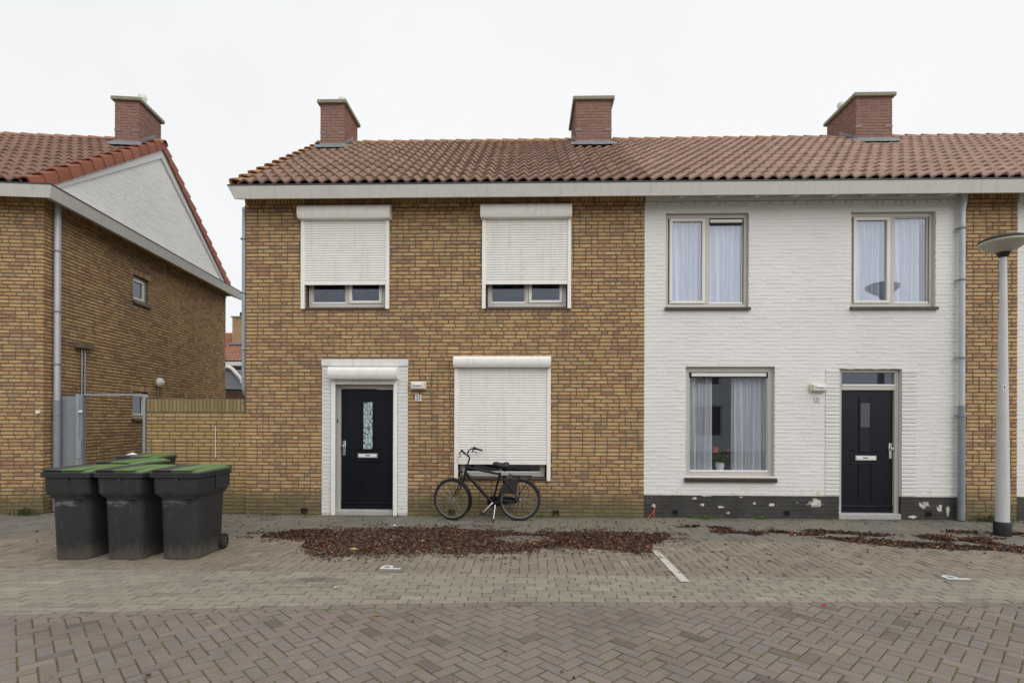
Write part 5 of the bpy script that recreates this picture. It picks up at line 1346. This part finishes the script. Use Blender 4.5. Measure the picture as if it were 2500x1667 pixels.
def pile(name, label, top, bot, n, seed, hole=None, size=(.022, .055), hgt=.045):
    rg = random.Random(seed); mb = MB(); x0, x1 = top[0][0], top[-1][0]; k = 0
    while k < n:
        x = rg.uniform(x0, x1); t, b = interp(top, x), interp(bot, x)
        y = rg.uniform(b - .06, t + .06)
        e = .16 * (noise2(x * 4, y * 5) - .5) + .12 * (noise2(x * 13, y * 14) - .5)
        d = min(t - y, y - b) + e
        if d < abs(rg.gauss(0, .075)) - .06: continue
        if hole and hole(x, y) and rg.random() > .12: continue
        z = hgt * min(1, max(0, d) / .16) * rg.uniform(.0, 1.0) * (.5 + noise2(x * 3 + 9, y * 3)); leaf(mb, x, y, z, rg.uniform(*size) * (1.6 if rg.random() < .08 else 1), rg); k += 1
    k = 0
    while k < n * .07:                    # loose leaves thinning out round the drift
        x = rg.uniform(x0 - .35, x1 + .3); xi = min(max(x, x0), x1); t, b = interp(top, xi), interp(bot, xi); q = abs(rg.gauss(0, .16))
        y = t + q if rg.random() < .55 else b - q
        if noise2(x * 3.3 + 5, y * 6) < .42 or y > -.05: continue
        leaf(mb, x, y, .004, rg.uniform(*size), rg, .35); k += 1
    o = mb.build(name, 'leaves', None, rnd=True, kind='stuff'); o['label'] = label; o['category'] = 'leaves'; return o
topA = [(-3.72, -1.62), (-3.4, -1.33), (-3.0, -1.28), (-2.75, -1.36), (-2.55, -1.10), (-1.9, -1.12), (-1.2, -1.07), (-.5, -1.18), (.0, -1.38), (.5, -1.28), (1.2, -1.22), (1.75, -1.30), (2.05, -1.42)]
botA = [(-3.72, -1.78), (-3.3, -1.86), (-2.98, -2.02), (-2.92, -2.42), (-2.5, -2.80), (-2.1, -2.74), (-1.5, -2.62), (-.9, -2.58), (-.2, -2.58), (.2, -2.38), (.85, -2.24), (1.3, -2.46), (1.56, -2.50), (1.70, -1.95), (2.05, -1.60)]
def holeA(x, y): return ((x + .02) / .42) ** 2 + ((y + 1.78) / .24) ** 2 < 1
pile('leaf_pile', 'broad drift of brown fallen leaves before the shuttered house', topA, botA, 23000, 51, holeA, size=(.013, .043), hgt=.028)
def drift(name, label, bands, seed):
    rg = random.Random(seed); mb = MB()
    for pts, w, n in bands:
        seg = [math.dist(a, b) for a, b in zip(pts, pts[1:])]; tot = sum(seg); k = 0
        while k < n:
            t = rg.uniform(0, tot); i = 0
            while t > seg[i]: t -= seg[i]; i += 1
            u = t / seg[i]; x = pts[i][0] + (pts[i + 1][0] - pts[i][0]) * u; y = pts[i][1] + (pts[i + 1][1] - pts[i][1]) * u
            dy = rg.gauss(0, w * .5); dx = rg.gauss(0, .08)
            if noise2((x + dx) * 4 + seed, (y + dy) * 7) < .28 + abs(dy) / w * .22: continue
            leaf(mb, x + dx, y + dy, rg.uniform(0, .022) * max(0, 1 - abs(dy) / w), rg.uniform(.018, .055), rg); k += 1
    o = mb.build(name, 'leaves', None, rnd=True, kind='stuff'); o['label'] = label; o['category'] = 'leaves'
drift('leaf_pile', 'ragged drift of brown and orange leaves before the white house',
      [([(2.5, -.77), (3.05, -.92)], .09, 420), ([(2.85, -1.16), (3.42, -1.24)], .15, 620), ([(3.66, -1.10), (4.2, -1.36), (4.7, -1.76), (5.7, -2.0), (6.5, -2.14), (8.1, -2.1)], .21, 4300),
       ([(4.25, -1.05), (5.2, -1.36)], .16, 900), ([(5.7, -1.44), (6.3, -1.62), (7.0, -1.76), (8.1, -1.7)], .24, 2300), ([(6.3, -1.02), (7.4, -1.14)], .13, 420)], 52)
rg = random.Random(53); mb = MB()
for k in range(760):
    x = rg.uniform(-8, 8.5); y = -abs(rg.gauss(0, 1.1)) - .03
    if rg.random() < .35 and x > 1.6: y = rg.uniform(-3.6, -1.6)
    leaf(mb, x, y, .004, rg.uniform(.015, .05), rg, .3)
for k in range(90): leaf(mb, rg.uniform(-7, 7), rg.uniform(-6.8, -2.8), .004, rg.uniform(.012, .03), rg, .3)
o = mb.build('scattered_leaves', 'leaves', None, rnd=True, kind='stuff'); o['label'] = 'single brown leaves scattered over pavement and parking bays'; o['category'] = 'leaves'
def big_leaf(x, y, size, col, label, seed):
    rg = random.Random(seed); mb = MB(); leaf(mb, 0, 0, .004, size, rg, .25); mb.r = [col] * len(mb.f)
    o = mb.build('fallen_leaf', 'leaf_' + ('o' if col > .5 else 'r'), None); o.location = (x, y, 0); tag(o, label, 'leaf', 'single bright leaves on the road')
M['leaf_o'] = simple('orange leaf', (.42, .16, .055), .7); M['leaf_r'] = simple('red brown leaf', (.27, .055, .035), .7); M['leaf_y'] = simple('yellow green leaf', (.45, .47, .13), .7)
for i, (x, y, s, c, lb) in enumerate([
        (-2.42, -5.83, .075, .9, 'large orange brown leaf on the road near the bottom left corner'), (-1.25, -4.72, .055, .9, 'orange leaf on the road edge below the left letter P'),
        (-.62, -4.68, .045, .9, 'orange leaf on the road edge, below the left end of the bicycle'), (-.15, -5.36, .045, .3, 'red brown leaf on the road below the bicycle'),
        (2.66, -4.34, .06, .3, 'dark red leaf on the road edge below the white house window'), (3.35, -4.50, .06, .9, 'pale orange leaf on the road towards the right edge'),
        (2.62, -4.02, .045, .3, 'small red leaf on the yellow strip beside the road')]): big_leaf(x, y, s, c, lb, 60 + i)
def flat_leaf(x, y, size, mt, label, seed, cat='leaf', z=.006):
    mb = MB(); leaf(mb, 0, 0, .004, size, random.Random(seed), .2); o = mb.build('green_leaf' if cat == 'leaf' else 'paper_scrap', mt, None); o.location = (x, y, z); tag(o, label, cat)
flat_leaf(-2.13, -2.66, .09, 'leaf_y', 'pale green leaf on the near edge of the left leaf drift', 81, z=.04)
flat_leaf(-1.36, -2.20, .075, 'leaf_y', 'small yellowish leaf in the middle of the left leaf drift', 82, z=.05)
flat_leaf(1.62, -2.72, .085, 'leaf_y', 'pale green leaf lying on the white parking line', 83, z=.008)
flat_leaf(-2.02, -1.02, .085, 'plate', 'white paper scrap at the far edge of the left leaf drift', 84, 'paper')
flat_leaf(-1.80, -2.12, .055, 'plate', 'white scrap in the middle of the left leaf drift', 85, 'paper', .05)
flat_leaf(-1.86, -4.02, .075, 'plate', 'white wrapper on the yellow strip in front of the left letter P', 86, 'paper')

def tuft(x, y, n, h, spread, mt, label, seed, grass=True, group=None):
    rg = random.Random(seed); mb = MB()
    for k in range(n):
        a = rg.uniform(0, 6.28); rr = abs(rg.gauss(0, spread)); ox, oy = rr * math.cos(a), min(.02, rr * math.sin(a) * .4)
        if grass:
            b = rg.uniform(0, 6.28); hh = h * rg.uniform(.4, 1); q = hh * rg.uniform(.2, .9); w = .003 + .003 * rg.random()
            dx, dy = math.cos(b), math.sin(b) * .6; px, py = -dy * w, dx * w
            mb.add([(ox - px, oy - py, 0), (ox + px, oy + py, 0), (ox + dx * q * .4 + px, oy + dy * q * .4 + py, hh * .65), (ox + dx * q * .4 - px, oy + dy * q * .4 - py, hh * .65), (ox + dx * q, oy + dy * q, hh)], [(0, 1, 2, 3), (3, 2, 4)], rg.random())
        else: leaf(mb, ox, oy, rg.uniform(0, h), rg.uniform(.012, .03), rg, .7)
    o = mb.build('weed', mt, None, rnd=True); o.location = (x, y, 0); tag(o, label, 'weed', group)
tuft(3.02, -.07, 260, .05, .20, 'weed', 'bright green weeds under the left end of the white house window', 91, False)
tuft(4.0, -.06, 150, .045, .09, 'weed', 'bright green weed clump at the plinth between window and lamp', 92, False)
tuft(5.12, -.06, 50, .02, .08, 'weed', 'tiny green weeds left of the white house doorstep', 93, False)
tuft(-8.55, -.32, 160, .17, .16, 'weed_dark', 'dark grass tuft at the foot of the left house downpipe', 94)
tuft(7.72, -.10, 220, .13, .26, 'weed_dark', 'dark grass along the brick strip behind the lamp post', 95)
tuft(.28, -.08, 40, .09, .05, 'weed', 'small green grass tuft at the wall behind the rear bicycle wheel', 96)
tuft(.50, -.08, 30, .06, .04, 'weed', 'tiny green sprig right of the bicycle by the air grille', 97)
tuft(-4.35, -.07, 60, .03, .15, 'weed_dark', 'low dark weeds at the left corner of the shuttered house', 98, False)
tuft(6.66, -1.08, 60, .05, .09, 'weed_dark', 'leafy weeds beside the lamp post foot', 99, False)
m = MB(); m.tube([(2.20, -.03, .20), (2.155, -.05, .10), (2.05, -.08, .0)], .006, 6); m.tube([(2.185, -.03, .15), (2.165, -.06, .06), (2.16, -.08, .0)], .005, 6)
M['redcable'] = simple('red cable sheath', (.55, .10, .05), .5)
o = m.build('cable_stub', 'redcable', None, smooth=True); tag(o, 'red and orange cable stubs rising at the left end of the black plinth', 'cable')
